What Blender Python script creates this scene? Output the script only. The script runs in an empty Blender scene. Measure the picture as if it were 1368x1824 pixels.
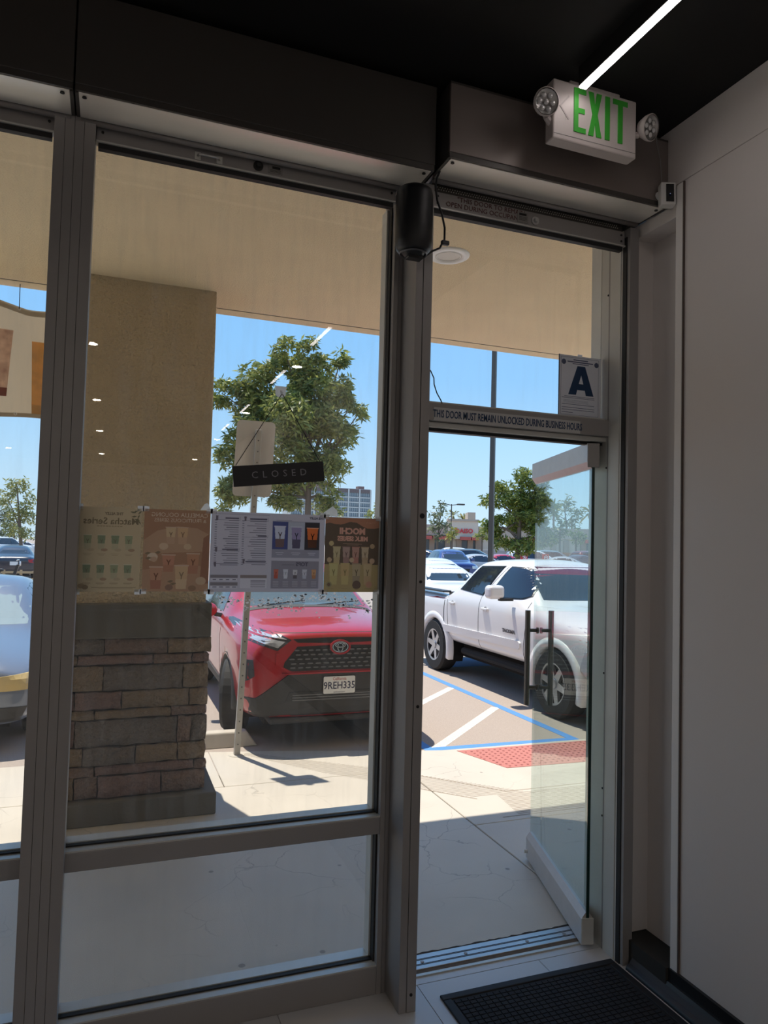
import bpy, bmesh, math, random
from mathutils import Vector, Matrix
from mathutils.bvhtree import BVHTree
from mathutils.geometry import delaunay_2d_cdt

sc = bpy.context.scene
COL = sc.collection
rnd = random.Random(7)
PI = math.pi

# ------------------------------------------------------------------ camera
yaw, pitch, roll = math.radians(20.7), math.radians(2.51), math.radians(1.47)
EYE = Vector((0, 0, 1.90))
F = Vector((math.sin(yaw)*math.cos(pitch), math.cos(yaw)*math.cos(pitch), math.sin(pitch)))
R0 = Vector((math.cos(yaw), -math.sin(yaw), 0)); U0 = R0.cross(F)
R = R0*math.cos(roll) + U0*math.sin(roll); U = U0*math.cos(roll) - R0*math.sin(roll)
cd = bpy.data.cameras.new('camera'); cam = bpy.data.objects.new('camera', cd); COL.objects.link(cam)
cam.matrix_world = Matrix(((R.x, U.x, -F.x, EYE.x), (R.y, U.y, -F.y, EYE.y), (R.z, U.z, -F.z, EYE.z), (0, 0, 0, 1)))
cd.sensor_fit = 'VERTICAL'; cd.sensor_height = 36.0; cd.lens = 36.0*1287/1824; cd.clip_start = 0.05; cd.clip_end = 2000
sc.camera = cam

# ------------------------------------------------------------------ sky, sun, exposure
w = bpy.data.worlds.new('sky'); sc.world = w; w.use_nodes = True
nt = w.node_tree; nt.nodes.clear()
tc = nt.nodes.new('ShaderNodeTexCoord'); sx = nt.nodes.new('ShaderNodeSeparateXYZ'); rp = nt.nodes.new('ShaderNodeValToRGB')
bgn = nt.nodes.new('ShaderNodeBackground'); ow = nt.nodes.new('ShaderNodeOutputWorld')
nt.links.new(tc.outputs['Generated'], sx.inputs[0]); nt.links.new(sx.outputs['Z'], rp.inputs[0])
nt.links.new(rp.outputs[0], bgn.inputs[0]); nt.links.new(bgn.outputs[0], ow.inputs[0])
el = rp.color_ramp.elements
el[0].position = 0.0; el[0].color = (0.46, 0.60, 0.70, 1)
el[1].position = 1.0; el[1].color = (0.09, 0.24, 0.58, 1)
for p_, c_ in ((0.10, (0.35, 0.54, 0.72, 1)), (0.22, (0.23, 0.46, 0.75, 1)), (0.45, (0.16, 0.39, 0.74, 1))):
    e_ = el.new(p_); e_.color = c_
bgn.inputs[1].default_value = 1.2
sd = bpy.data.lights.new('sun', 'SUN'); so = bpy.data.objects.new('sun', sd); COL.objects.link(so)
sd.energy = 4.75; sd.angle = math.radians(0.53); sd.color = (1.0, 0.92, 0.80)
so.rotation_euler = Vector((-0.105, 0.300, 0.94)).to_track_quat('Z', 'Y').to_euler()
so.location = (-3, 9, 20)
sc.view_settings.view_transform = 'Standard'; sc.view_settings.look = 'None'
sc.view_settings.exposure = 0.33; sc.view_settings.gamma = 1.0; sc.view_settings.use_curve_mapping = False

# ------------------------------------------------------------------ materials
MATS = {}
def mat(name, col, rough=0.6, metal=0.0, spec=0.5, noise=None, bump=None, trans=None, emit=None, coat=0.0, rand=None, sheen=0):
    """noise=(scale, amount, col2)  bump=(scale, strength, distance)  trans=translucent share  rand=(col2) per-island"""
    if name in MATS: return MATS[name]
    m = bpy.data.materials.new(name); m.use_nodes = True; MATS[name] = m
    n = m.node_tree.nodes; l = m.node_tree.links
    b = n['Principled BSDF']; out = n['Material Output']
    c4 = (*col, 1)
    b.inputs['Base Color'].default_value = c4; b.inputs['Roughness'].default_value = rough
    b.inputs['Metallic'].default_value = metal; b.inputs['Specular IOR Level'].default_value = spec
    if coat: b.inputs['Coat Weight'].default_value = coat; b.inputs['Coat Roughness'].default_value = 0.03
    colsock = None
    tcn = n.new('ShaderNodeTexCoord')
    if noise:
        t = n.new('ShaderNodeTexNoise'); t.inputs['Scale'].default_value = noise[0]; t.inputs['Detail'].default_value = 6
        l.new(tcn.outputs['Object'], t.inputs['Vector'])
        r_ = n.new('ShaderNodeValToRGB'); r_.color_ramp.elements[0].position = 0.5-noise[1]/2; r_.color_ramp.elements[1].position = 0.5+noise[1]/2
        r_.color_ramp.elements[0].color = (*noise[2], 1); r_.color_ramp.elements[1].color = c4
        l.new(t.outputs['Fac'], r_.inputs[0]); colsock = r_.outputs[0]
    if rand:
        g = n.new('ShaderNodeNewGeometry'); r_ = n.new('ShaderNodeValToRGB')
        r_.color_ramp.elements[0].color = c4; r_.color_ramp.elements[1].color = (*rand, 1)
        l.new(g.outputs['Random Per Island'], r_.inputs[0]); colsock = r_.outputs[0]
    if colsock: l.new(colsock, b.inputs['Base Color'])
    if bump:
        t = n.new('ShaderNodeTexNoise'); t.inputs['Scale'].default_value = bump[0]; t.inputs['Detail'].default_value = 4
        l.new(tcn.outputs['Object'], t.inputs['Vector'])
        bn = n.new('ShaderNodeBump'); bn.inputs['Strength'].default_value = bump[1]; bn.inputs['Distance'].default_value = bump[2]
        l.new(t.outputs['Fac'], bn.inputs['Height']); l.new(bn.outputs[0], b.inputs['Normal'])
    if trans:
        tr = n.new('ShaderNodeBsdfTranslucent'); mx = n.new('ShaderNodeMixShader'); mx.inputs[0].default_value = trans
        tr.inputs[0].default_value = c4
        if colsock: l.new(colsock, tr.inputs[0])
        l.new(b.outputs[0], mx.inputs[1]); l.new(tr.outputs[0], mx.inputs[2]); l.new(mx.outputs[0], out.inputs[0])
    if emit:
        b.inputs['Emission Color'].default_value = (*emit[0], 1); b.inputs['Emission Strength'].default_value = emit[1]
    return m

def glass(name, tint=(0.985, 0.99, 0.985), ior=1.5, dirt=0.03, residue=None, streak=True):
    """thin pane: clear, mirrors by Fresnel, with a film of dust and streaks"""
    if name in MATS: return MATS[name]
    m = bpy.data.materials.new(name); m.use_nodes = True; MATS[name] = m
    n = m.node_tree.nodes; l = m.node_tree.links; n.clear()
    out = n.new('ShaderNodeOutputMaterial')
    lw = n.new('ShaderNodeLayerWeight'); lw.inputs[0].default_value = .5       # facing = 1 - |cos|, the same on both faces of the pane
    pw = n.new('ShaderNodeMath'); pw.operation = 'POWER'; pw.inputs[1].default_value = 5.0; l.new(lw.outputs['Facing'], pw.inputs[0])
    r0 = ((ior-1)/(ior+1))**2
    fr = n.new('ShaderNodeMath'); fr.operation = 'MULTIPLY_ADD'; fr.inputs[1].default_value = 1-r0; fr.inputs[2].default_value = r0; l.new(pw.outputs[0], fr.inputs[0])
    tr = n.new('ShaderNodeBsdfTransparent'); tr.inputs[0].default_value = (*tint, 1)
    gl = n.new('ShaderNodeBsdfGlossy'); gl.inputs['Roughness'].default_value = 0.0
    mx = n.new('ShaderNodeMixShader'); l.new(fr.outputs[0], mx.inputs[0]); l.new(tr.outputs[0], mx.inputs[1]); l.new(gl.outputs[0], mx.inputs[2])
    last = mx
    if dirt:
        tcn = n.new('ShaderNodeTexCoord'); mp = n.new('ShaderNodeMapping'); mp.inputs['Scale'].default_value = (9, 9, 1.2) if streak else (2, 2, 2)
        l.new(tcn.outputs['Object'], mp.inputs[0])
        t = n.new('ShaderNodeTexNoise'); t.inputs['Scale'].default_value = 2.5; t.inputs['Detail'].default_value = 8; t.inputs['Roughness'].default_value = 0.65
        l.new(mp.outputs[0], t.inputs['Vector'])
        r_ = n.new('ShaderNodeMapRange'); r_.inputs['From Min'].default_value = 0.45; r_.inputs['From Max'].default_value = 0.8
        r_.inputs['To Min'].default_value = dirt*0.35; r_.inputs['To Max'].default_value = dirt*3
        l.new(t.outputs['Fac'], r_.inputs['Value'])
        df = n.new('ShaderNodeBsdfDiffuse'); df.inputs[0].default_value = (.8, .8, .78, 1)
        tl = n.new('ShaderNodeBsdfTranslucent'); tl.inputs[0].default_value = (.8, .8, .78, 1)
        dm = n.new('ShaderNodeMixShader'); l.new(df.outputs[0], dm.inputs[1]); l.new(tl.outputs[0], dm.inputs[2])
        mx2 = n.new('ShaderNodeMixShader'); l.new(r_.outputs[0], mx2.inputs[0]); l.new(last.outputs[0], mx2.inputs[1]); l.new(dm.outputs[0], mx2.inputs[2])
        last = mx2
    l.new(last.outputs[0], out.inputs[0])
    return m

# ------------------------------------------------------------------ mesh helpers
ORG = {}
def root_of(o):
    while o.parent: o = o.parent
    return o
def tag(o, label=None, cat=None, group=None, kind=None):
    if label: o['label'] = label
    if cat: o['category'] = cat
    if group: o['group'] = group
    if kind: o['kind'] = kind
    return o
def thing(name, label, cat, loc=(0, 0, 0), group=None, kind=None, local=False, rotz=0):
    o = bpy.data.objects.new(name, None); COL.objects.link(o); o.location = loc; o.rotation_euler = (0, 0, rotz)
    o.empty_display_size = 0.1
    if not local: ORG[o.name] = Vector(loc)
    return tag(o, label, cat, group, kind)
def mesh_obj(name, verts, faces, m, parent=None, smooth=False, bevel=0, label=None, bseg=2, kind=None):
    off = ORG.get(root_of(parent).name, Vector()) if parent else Vector()
    me = bpy.data.meshes.new(name)
    me.from_pydata([Vector(v)-off for v in verts], [], faces); me.update()
    o = bpy.data.objects.new(name, me); COL.objects.link(o)
    for mm in (m if isinstance(m, (list, tuple)) else [m]): me.materials.append(mm)
    if parent: o.parent = parent
    bm = bmesh.new(); bm.from_mesh(me); bmesh.ops.recalc_face_normals(bm, faces=bm.faces); bm.to_mesh(me); bm.free()
    if smooth:
        me.shade_smooth()
    if bevel:
        bv = o.modifiers.new('bevel', 'BEVEL'); bv.width = bevel; bv.segments = bseg; bv.limit_method = 'ANGLE'; bv.angle_limit = math.radians(35)
    if label: o['label'] = label
    if kind: o['kind'] = kind
    return o
class MB:
    def __init__(s): s.v = []; s.f = []
    def add(s, v, f):
        k = len(s.v); s.v += [Vector(p) for p in v]; s.f += [tuple(i+k for i in q) for q in f]; return s
    def b(s, x0, x1, y0, y1, z0, z1):
        return s.add([(x0,y0,z0),(x1,y0,z0),(x1,y1,z0),(x0,y1,z0),(x0,y0,z1),(x1,y0,z1),(x1,y1,z1),(x0,y1,z1)],
                     [(3,2,1,0),(4,5,6,7),(0,1,5,4),(1,2,6,5),(2,3,7,6),(3,0,4,7)])
    def prism(s, poly, axis, a, b):
        """poly of 2-D points in the other two axes (x: (y,z), y: (x,z), z: (x,y))"""
        def P(p, t): return {'x': (t, p[0], p[1]), 'y': (p[0], t, p[1]), 'z': (p[0], p[1], t)}[axis]
        n = len(poly)
        return s.add([P(p, a) for p in poly]+[P(p, b) for p in poly],
                     [tuple(range(n))[::-1], tuple(range(n, 2*n))]+[(i, (i+1) % n, n+(i+1) % n, n+i) for i in range(n)])
    def tube(s, pts, r, n=8, caps=True):
        pts = [Vector(p) for p in pts]; rr = r if isinstance(r, (list, tuple)) else [r]*len(pts)
        vs = []; fs = []; up = None
        for i, p in enumerate(pts):
            d = (pts[min(i+1, len(pts)-1)]-pts[max(i-1, 0)]).normalized()
            if up is None: up = Vector((0, 0, 1)) if abs(d.z) < 0.9 else Vector((1, 0, 0))
            sd_ = d.cross(up).normalized(); up = sd_.cross(d).normalized()
            for k in range(n):
                a = 2*PI*k/n; vs.append(p+(sd_*math.cos(a)+up*math.sin(a))*rr[i])
        for i in range(len(pts)-1):
            for k in range(n): fs.append((i*n+k, i*n+(k+1) % n, (i+1)*n+(k+1) % n, (i+1)*n+k))
        if caps: fs += [tuple(range(n))[::-1], tuple(range((len(pts)-1)*n, len(pts)*n))]
        return s.add(vs, fs)
    def lathe(s, prof, org=(0, 0, 0), axis=(0, 0, 1), n=24, caps=True):
        """prof: (radius, height) pairs along the axis"""
        ax = Vector(axis).normalized(); t = Vector((0, 0, 1)) if abs(ax.z) < .9 else Vector((1, 0, 0))
        e1 = ax.cross(t).normalized(); e2 = ax.cross(e1); o = Vector(org); vs = []; fs = []
        for r, h in prof:
            for k in range(n):
                a = 2*PI*k/n; vs.append(o+ax*h+(e1*math.cos(a)+e2*math.sin(a))*r)
        for i in range(len(prof)-1):
            for k in range(n): fs.append((i*n+k, i*n+(k+1) % n, (i+1)*n+(k+1) % n, (i+1)*n+k))
        if caps: fs += [tuple(range(n))[::-1], tuple(range((len(prof)-1)*n, len(prof)*n))]
        return s.add(vs, fs)
    def build(s, name, m, parent=None, **k): return mesh_obj(name, s.v, s.f, m, parent, **k)
def box(name, x0, x1, y0, y1, z0, z1, m, parent=None, **k): return MB().b(x0, x1, y0, y1, z0, z1).build(name, m, parent, **k)
def struct(name, mb, m, label, cat, parent=None, **k):
    o = mb.build(name, m, parent, **k); tag(o, label, cat if not parent else None, kind='structure'); return o
def text(body, size, m, parent, mw, name='lettering', bold=0.0, ext=0.0004, align='CENTER', spacing=1.0, xs=1.0, line=1.0, mirror=False):
    """flat lettering: mw maps text space (x right, y up, z towards the reader) into the world"""
    cu = bpy.data.curves.new('txt', 'FONT'); cu.body = body; cu.size = size; cu.align_x = align; cu.align_y = 'CENTER'
    cu.offset = bold; cu.extrude = ext; cu.space_character = spacing; cu.space_line = line; cu.resolution_u = 2
    to = bpy.data.objects.new('txt', cu); me = bpy.data.meshes.new_from_object(to)
    bpy.data.objects.remove(to); bpy.data.curves.remove(cu)
    off = ORG.get(root_of(parent).name, Vector()) if parent else Vector()
    me.transform(Matrix.Translation(-off) @ mw @ Matrix.Diagonal((-xs if mirror else xs, 1, 1, 1)))
    me.name = name; me.materials.clear(); me.materials.append(m)
    o = bpy.data.objects.new(name, me); COL.objects.link(o); o.parent = parent
    return o
def frame(org, xdir, ydir):
    x = Vector(xdir).normalized(); y = Vector(ydir); y = (y-x*y.dot(x)).normalized(); z = x.cross(y); o = Vector(org)
    return Matrix(((x.x, y.x, z.x, o.x), (x.y, y.y, z.y, o.y), (x.z, y.z, z.z, o.z), (0, 0, 0, 1)))
def copy_tree(o, parent=None):
    c = o.copy(); COL.objects.link(c); c.parent = parent
    if o.name in ORG: ORG[c.name] = ORG[o.name]
    for ch in list(o.children): copy_tree(ch, c)
    return c
# ------------------------------------------------------------------ the room shell
M_frame = mat('anodized_aluminium', (.34, .325, .32), .42, .2, noise=(3, .6, (.30, .285, .28)))
M_frame_l = mat('anodized_aluminium_light', (.66, .66, .63), .38, .25, noise=(5, .8, (.55, .55, .52)))
M_black = mat('black_rubber', (.012, .012, .013), .6)
M_dark = mat('dark_gap', (.02, .02, .02), .8)
M_wall = mat('white_wall_panel', (.80, .75, .72), .55, noise=(1.5, .8, (.76, .715, .69)), bump=(60, .12, .002))
M_ceil = mat('black_ceiling', (.006, .006, .006), .85)
M_tile = mat('grey_floor_tile', (.66, .66, .68), .28, noise=(2.2, .7, (.58, .58, .60)))
M_base = mat('black_cove_base', (.016, .016, .018), .35)
M_boxd = mat('shutter_box_paint', (.085, .078, .072), .42, .25)
M_boxl = mat('shutter_box_pale', (.26, .22, .205), .42, .25)
M_pale = mat('pale_sheet_metal', (.97, .94, .88), .40, .5)
M_screw = mat('screw_steel', (.05, .05, .05), .4, .8)
M_white = mat('white_plastic', (.72, .71, .69), .4)
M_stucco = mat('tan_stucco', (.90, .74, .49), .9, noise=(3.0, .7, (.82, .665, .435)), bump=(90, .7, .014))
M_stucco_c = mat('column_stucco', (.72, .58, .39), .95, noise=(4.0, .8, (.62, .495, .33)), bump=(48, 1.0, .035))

floor = struct('floor', MB().b(-4.2, 2.5, -14.2, 2.976, -.12, -.012), mat('grout', (.12, .12, .12), .9), 'dark grout bed under the grey shop floor tiles', 'floor')
tg = None
xs = [1.315 + .61*k for k in range(-9, 2)] + [2.5]; ys = [2.93 - .61*k for k in range(0, 29)]
for i in range(len(xs)-1):
    for j in range(len(ys)-1):
        x0, x1, y1, y0 = max(xs[i], -4.2), xs[i+1], ys[j], ys[j+1]
        box('tile', x0+.0012, min(x1, 2.5)-.0012, y0+.0012, y1-.0012, -.012, 0, M_tile, floor, bevel=.0008, bseg=1)
box('tile', 1.0, 2.5, 2.9325, 2.976, -.012, 0, M_tile, floor); box('tile', -4.2, 1.0, 2.9325, 2.976, -.012, 0, M_tile, floor)
struct('ceiling', MB().b(-4.2, 2.6, -14.2, 3.05, 3.83, 3.95), M_ceil, 'matte black shop ceiling above the shutter boxes', 'ceiling')
struct('wall_back', MB().b(-4.3, 2.6, -14.3, -14.2, 0, 3.83), M_wall, 'pale rear wall of the shop behind the viewer', 'wall')
struct('wall_left', MB().b(-4.3, -4.2, -14.2, 3.05, 0, 3.83), M_wall, 'pale side wall far to the left', 'wall')
# right wall: panel, upper band above a fine seam, trim edge, recess
wr = thing('wall_right', 'white panelled side wall to the right of the door', 'wall', (2.33, 0, 0), kind='structure')
box('wall_panel', 2.33, 2.60, -14.2, 2.485, .11, 3.551, M_wall, wr, bevel=.002)
box('upper_wall_panel', 2.333, 2.60, -14.2, 2.86, 3.555, 3.83, M_wall, wr, bevel=.003)
box('recess_side_panel', 2.44, 2.60, 2.485, 2.86, .11, 3.555, M_wall, wr)
MB().prism([(2.326, 2.832), (2.332, 2.815), (2.345, 2.808), (2.44, 2.808), (2.44, 2.95), (2.326, 2.95)], 'z', .118, 3.46).build('corner_pilaster', M_wall, wr)
box('recess_header', 2.33, 2.45, 2.535, 2.83, 3.405, 3.468, M_wall, wr, bevel=.003)
tr = struct('trim_1', MB().b(2.322, 2.352, 2.487, 2.53, .105, 3.545), mat('white_trim', (.86, .83, .80), .45), 'narrow white vertical trim at the end of the right wall', 'trim', bevel=.003)
struct('trim_2', MB().b(2.3215, 2.3295, 2.480, 2.4862, .105, 3.545), mat('brown_reveal', (.10, .07, .06), .7), 'thin dark reveal line beside the white wall trim', 'trim')
bb = thing('baseboard_right', 'black cove baseboard along the foot of the right wall', 'baseboard', (2.30, 0, 0), kind='structure')
prof = [(2.262, 0), (2.268, .016), (2.284, .026), (2.300, .045), (2.306, .062), (2.314, .064), (2.314, .112), (2.329, .112), (2.329, 0)]
MB().prism([(x, z) for x, z in prof], 'y', -14.2, 2.74).build('cove_base', M_base, bb)
box('plinth_ledge', 2.30, 2.45, 2.53, 2.83, 0, .113, mat('dusty_black_ledge', (.035, .033, .03), .9), bb)

# front wall pieces: header behind the shutter boxes, facade each side
struct('wall_front_header', MB().b(-4.2, 2.6, 2.95, 3.06, 3.52, 3.83), M_boxd, 'dark wall strip above the storefront glass', 'wall')
M_fac = mat('facade_stucco', (.75, .63, .46), .95, bump=(70, .8, .012))
struct('wall_front_right', MB().b(2.46, 9.0, 2.96, 3.12, 0, 3.69), M_fac, 'stucco shop front wall to the right of the door', 'wall')
struct('wall_front_left', MB().b(-9.0, -1.95, 2.96, 3.12, 0, 3.69), M_fac, 'stucco shop front wall far left of the windows', 'wall')

# ------------------------------------------------------------------ storefront framing
def mullion(name, label, parts):
    t = thing(name, label, 'mullion', (parts[0][1], parts[0][3], 0), kind='structure')
    for p in parts: box(p[0], *p[1:7], p[7], t, bevel=.0008, bseg=1)
    return t
Y0 = 2.83
mullion('trim_3', 'broad dark metal mullion of four strips left of the posters', [
    ('guide_strip', -.248, -.2125, Y0, 2.95, 0, 3.44, M_frame), ('guide_strip', -.2115, -.1795, Y0, 2.95, 0, 3.44, M_frame),
    ('guide_strip', -.1785, -.1475, Y0, 2.95, 0, 3.44, M_frame), ('guide_strip', -.1465, -.108, Y0, 2.95, 0, 3.44, M_frame),
    ('backing', -.245, -.112, Y0+.006, 3.05, 0, 3.44, M_dark), ('outer_cover', -.24, -.115, 2.99, 3.06, 0, 3.52, M_frame_l)])
mm = mullion('trim_4', 'stepped dark metal mullion between the window and the door', [
    ('window_jamb', 1.124, 1.146, 2.925, 3.05, 0, 3.44, M_frame), ('window_jamb', 1.148, 1.1655, 2.929, 3.05, 0, 3.44, M_frame),
    ('guide_strip', 1.166, 1.198, 2.773, 2.95, 0, 3.44, M_frame), ('guide_strip', 1.200, 1.240, 2.771, 2.95, 0, 3.44, M_frame),
    ('backing', 1.168, 1.238, 2.79, 3.0, 0, 3.44, M_dark), ('door_jamb', 1.20, 1.262, 2.95, 3.06, 0, 3.44, M_frame_l),
    ('glazing_gasket', 1.117, 1.1235, 2.955, 3.035, .04, 3.40, M_black), ('outer_cover', 1.108, 1.117, 2.99, 3.05, .04, 3.40, M_frame_l)])
for z in (2.02, 1.745, 1.23, .07):
    MB().lathe([(.0065 if z != 2.02 else .011, 0), (.0065 if z != 2.02 else .011, .004)], (1.218, 2.7685, z), (0, 1, 0), 12).build('screw_hole', M_black, mm)
mj = mullion('trim_5', 'pale metal door jamb with black gasket beside the glass door', [
    ('guide_strip', 2.266, 2.318, 2.765, 2.92, 0, 3.44, M_frame), ('gasket', 2.261, 2.268, 2.784, 2.812, 0, 3.40, M_black),
    ('jamb_face', 2.262, 2.33, 2.812, 2.905, 0, 3.44, M_frame_l), ('jamb_stop', 2.268, 2.33, 2.905, 3.06, 0, 3.52, M_frame_l),
    ('jamb_edge', 2.258, 2.262, 2.822, 2.828, 0, 3.44, M_frame_l)])
for z in (3.16, 2.30, 1.30, .75, .62):
    MB().lathe([(.005, 0), (.005, .003)], (2.2655, 2.925, z), (1, 0, 0), 10).build('screw_hole', M_black, mj)
# transom bar
tb = thing('trim_6', 'metal transom bar with a notice strip across the top of the doorway', 'transom', (1.75, 2.95, 2.43), kind='structure')
box('bar', 1.24, 2.268, 2.905, 3.03, 2.452, 2.532, M_frame, tb, bevel=.003)
box('lower_bar', 1.24, 2.268, 2.93, 3.03, 2.428, 2.451, M_frame_l, tb, bevel=.002)
box('door_stop', 1.24, 2.268, 2.96, 3.0, 2.414, 2.428, M_black, tb)
box('glazing_ledge', 1.262, 2.268, 2.94, 3.02, 2.532, 2.545, M_frame_l, tb)

M_glass = glass('storefront_glass', dirt=.022)
M_glass_c = glass('clean_glass', dirt=.010)
M_glass_d = glass('door_glass', (.86, .93, .92), dirt=.022)
M_gedge = mat('glass_edge', (.01, .035, .03), .15)
def rails(t, x0, x1, zs):
    for z0, z1 in zs:
        box('rail', x0, x1, 2.925, 3.05, z0, z1, M_frame, t, bevel=.003)
        box('rail_ledge', x0, x1, 2.927, 2.968, z1, z1+.006, M_frame_l, t)  # paler metal on the ledges, sky shine put into the colour
        box('gasket', x0, x1, 2.968, 2.99, z1, z1+.012, M_black, t)
        box('outer_ledge', x0, x1, 2.99, 3.05, z1, z1+.016, M_frame_l, t)
w2 = thing('window_2', 'large shop window with a low rail between the two mullions', 'window', (.5, 2.98, 0), kind='structure')
rails(w2, -.112, 1.124, ((.0, .115), (.665, .735)))
box('rail', -.112, 1.124, 2.97, 3.005, 3.46, 3.53, M_frame, w2)
box('glass_pane', -.112, 1.122, 2.976, 2.982, .745, 3.50, M_glass, w2)
box('lower_glass_pane', -.112, 1.122, 2.976, 2.982, .125, .672, M_glass_c, w2)
w1 = thing('window_1', 'shop window left of the broad mullion', 'window', (-1.0, 2.98, 0), kind='structure')
rails(w1, -1.78, -.245, ((.0, .115), (.665, .735)))
box('rail', -1.78, -.245, 2.97, 3.005, 3.46, 3.53, M_frame, w1)
box('jamb', -1.95, -1.78, 2.85, 3.05, 0, 3.42, M_frame, w1)
box('glass_pane', -1.78, -.246, 2.976, 2.982, .745, 3.50, M_glass, w1)
box('lower_glass_pane', -1.78, -.246, 2.976, 2.982, .125, .672, M_glass_c, w1)
w3 = thing('window_3', 'transom window above the doorway', 'window', (1.75, 2.98, 2.54), kind='structure')
box('glass_pane', 1.262, 2.268, 2.976, 2.982, 2.54, 3.50, M_glass_c, w3)
box('rail', 1.262, 2.268, 2.97, 3.005, 3.46, 3.53, M_frame, w3)
# threshold
th = thing('door_threshold', 'worn aluminium door threshold with screws and a brown edge', 'threshold', (1.75, 3.05, 0), kind='structure')
box('saddle', 1.245, 2.262, 3.018, 3.125, 0, .010, mat('worn_aluminium', (.60, .60, .60), .35, .6, noise=(8, .8, (.42, .42, .42))), th, bevel=.002)
for y in (3.045, 3.052, 3.082, 3.089):
    box('saddle_groove', 1.245, 2.262, y, y+.002, .010, .0112, M_dark, th)
box('sealant_edge', 1.245, 2.262, 2.996, 3.018, 0, .007, mat('brown_sealant', (.20, .14, .09), .9, noise=(40, .8, (.08, .06, .05))), th)
box('metal_edge', 1.245, 2.262, 2.978, 2.996, 0, .006, M_frame_l, th)
for x in (1.40, 1.62, 1.95, 2.16):
    MB().lathe([(.009, 0), (.008, .002)], (x, 3.067, .0105), (0, 0, 1), 12).build('screw', M_frame, th)
# ------------------------------------------------------------------ glass door, open outwards
hx, hy, ex, ey = 2.205, 2.945, 2.479, 3.874
dd = thing('door_1', 'frameless glass door standing open to the pavement', 'door', (hx, hy, 0), kind='structure', local=True, rotz=math.atan2(ey-hy, ex-hx))
L = math.hypot(ex-hx, ey-hy)
M_rail = mat('door_rail_aluminium', (.62, .59, .575), .40, .3, noise=(20, .7, (.55, .525, .51)))
def rail_prof(z0, z1, tip_up):
    h = .030; t = .008
    if tip_up: return [(-h, z0), (h, z0), (h, z1-.032), (t, z1), (-t, z1), (-h, z1-.032)]
    return [(-h, z1), (h, z1), (h, z0+.032), (t, z0), (-t, z0), (-h, z0+.032)]
MB().prism(rail_prof(.015, .165, True), 'x', 0, L).build('bottom_rail', M_rail, dd)
MB().prism(rail_prof(2.295, 2.42, False), 'x', 0, L).build('top_rail', M_rail, dd)
box('rail_end_cap', -.006, 0, -.03, .03, 2.30, 2.42, M_frame, dd, bevel=.004); box('rail_end_cap', -.006, 0, -.03, .03, .015, .14, M_frame_l, dd, bevel=.004)
box('glass_leaf', .004, L-.002, -.006, .006, .16, 2.30, M_glass_d, dd)
box('glass_edge', -.004, .005, -.007, .007, .10, 2.33, M_gedge, dd)
MB().lathe([(.011, 0), (.011, .02)], (L-.03, .03, .06), (0, 1, 0), 12).build('lock_pin', M_white, dd)
M_bar = mat('dark_steel_handle', (.14, .13, .12), .30, .85)
for sgn in (-1, 1):
    yv = sgn*.072
    hb = MB().tube([(L-.105, yv, .955), (L-.105, yv, 1.52)], .0165, 16).build('pull_bar', M_bar, dd, smooth=False)
    for z in (1.06, 1.40):
        st = MB(); st.tube([(L-.105, yv, z), (L-.105, sgn*.007, z)], .011, 12)
        st.lathe([(.019, .0), (.019, .010)], (L-.105, sgn*.007, z), (0, sgn, 0), 14)
        st.build('standoff', M_bar, hb)
# ------------------------------------------------------------------ roller shutter boxes
def shutter(label, x0, x1, yf, zb, ybar, bx0, bx1, zbar, front, right_end=True, perf=False):
    t = thing('roller_shutter', label, 'shutter', ((x0+x1)/2, yf, zb), 'roller shutter boxes over the shop front')
    box('front_panel', x0, x1, yf, yf+.012, zb+.022, 3.778, front, t, bevel=.002)
    box('front_flange', x0+.002, x1-.002, yf+.004, yf+.020, zb, zb+.022, M_boxd, t)
    for i, xx in enumerate((x0, x1-.012)):
        box('end_plate', xx, xx+.012, yf+.012, 2.95, zb, 3.778, M_boxd, t)
    box('top_panel', x0, x1, yf, 2.95, 3.775, 3.785, M_boxd, t)
    box('bottom_panel', x0+.012, x1-.012, yf+.014, ybar-.035, zb-.002, zb+.010, M_pale, t, bevel=.001)
    box('slot_shadow_gap', x0+.012, x1-.012, ybar-.035, ybar+.06, zb+.02, zb+.03, M_dark, t)
    sl = MB(); r = .011
    sl.tube([(x0+.014, ybar-.022, zb-.006), (x1-.014, ybar-.022, zb-.006)], r, 14)
    sl.build('guide_tube', M_frame, t, smooth=True)
    bar = box('bottom_bar', bx0, bx1, ybar, ybar+.035, zbar+.026, zbar+.095, M_frame, t, bevel=.003)
    MB().b(bx0, bx1, ybar-.006, ybar+.030, zbar+.020, zbar+.0265).build('bright_lip', M_frame_l, t)
    box('rubber_seal', bx0+.008, bx1-.012, ybar+.002, ybar+.028, zbar, zbar+.020, M_black, t)
    cur = box('curtain', bx0+.005, bx1-.005, ybar+.012, ybar+.020, zbar+.09, zb+.06, M_boxd, t)
    if perf:
        pm_ = MB()
        n = int((bx1-bx0)/.012)
        for r_ in range(2):
            for k in range(n):
                x = bx0+.02+k*.012+r_*.006
                if x > bx1-.03: break
                pm_.lathe([(.0026, 0), (.0026, .002)], (x, ybar+.0105, zbar+.112+r_*.010), (0, 1, 0), 6)
        pm_.build('perforations', mat('daylight_perforation', (.62, .60, .55), .5), t, kind='stuff')
    for xx in (x0+.03, x1-.035):
        MB().lathe([(.008, 0), (.007, .004)], (xx, yf+.035, zb-.006), (0, 0, 1), 12).build('screw', M_screw, t)
    for xx in (bx0+.022, bx1-.022):
        for zz in ((.045, .075) if perf else (.06,)):
            MB().lathe([(.0055, 0), (.005, .003)], (xx, ybar-.003, zbar+zz), (0, 1, 0), 10).build('rivet', M_screw, t)
    return t, bar
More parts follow.
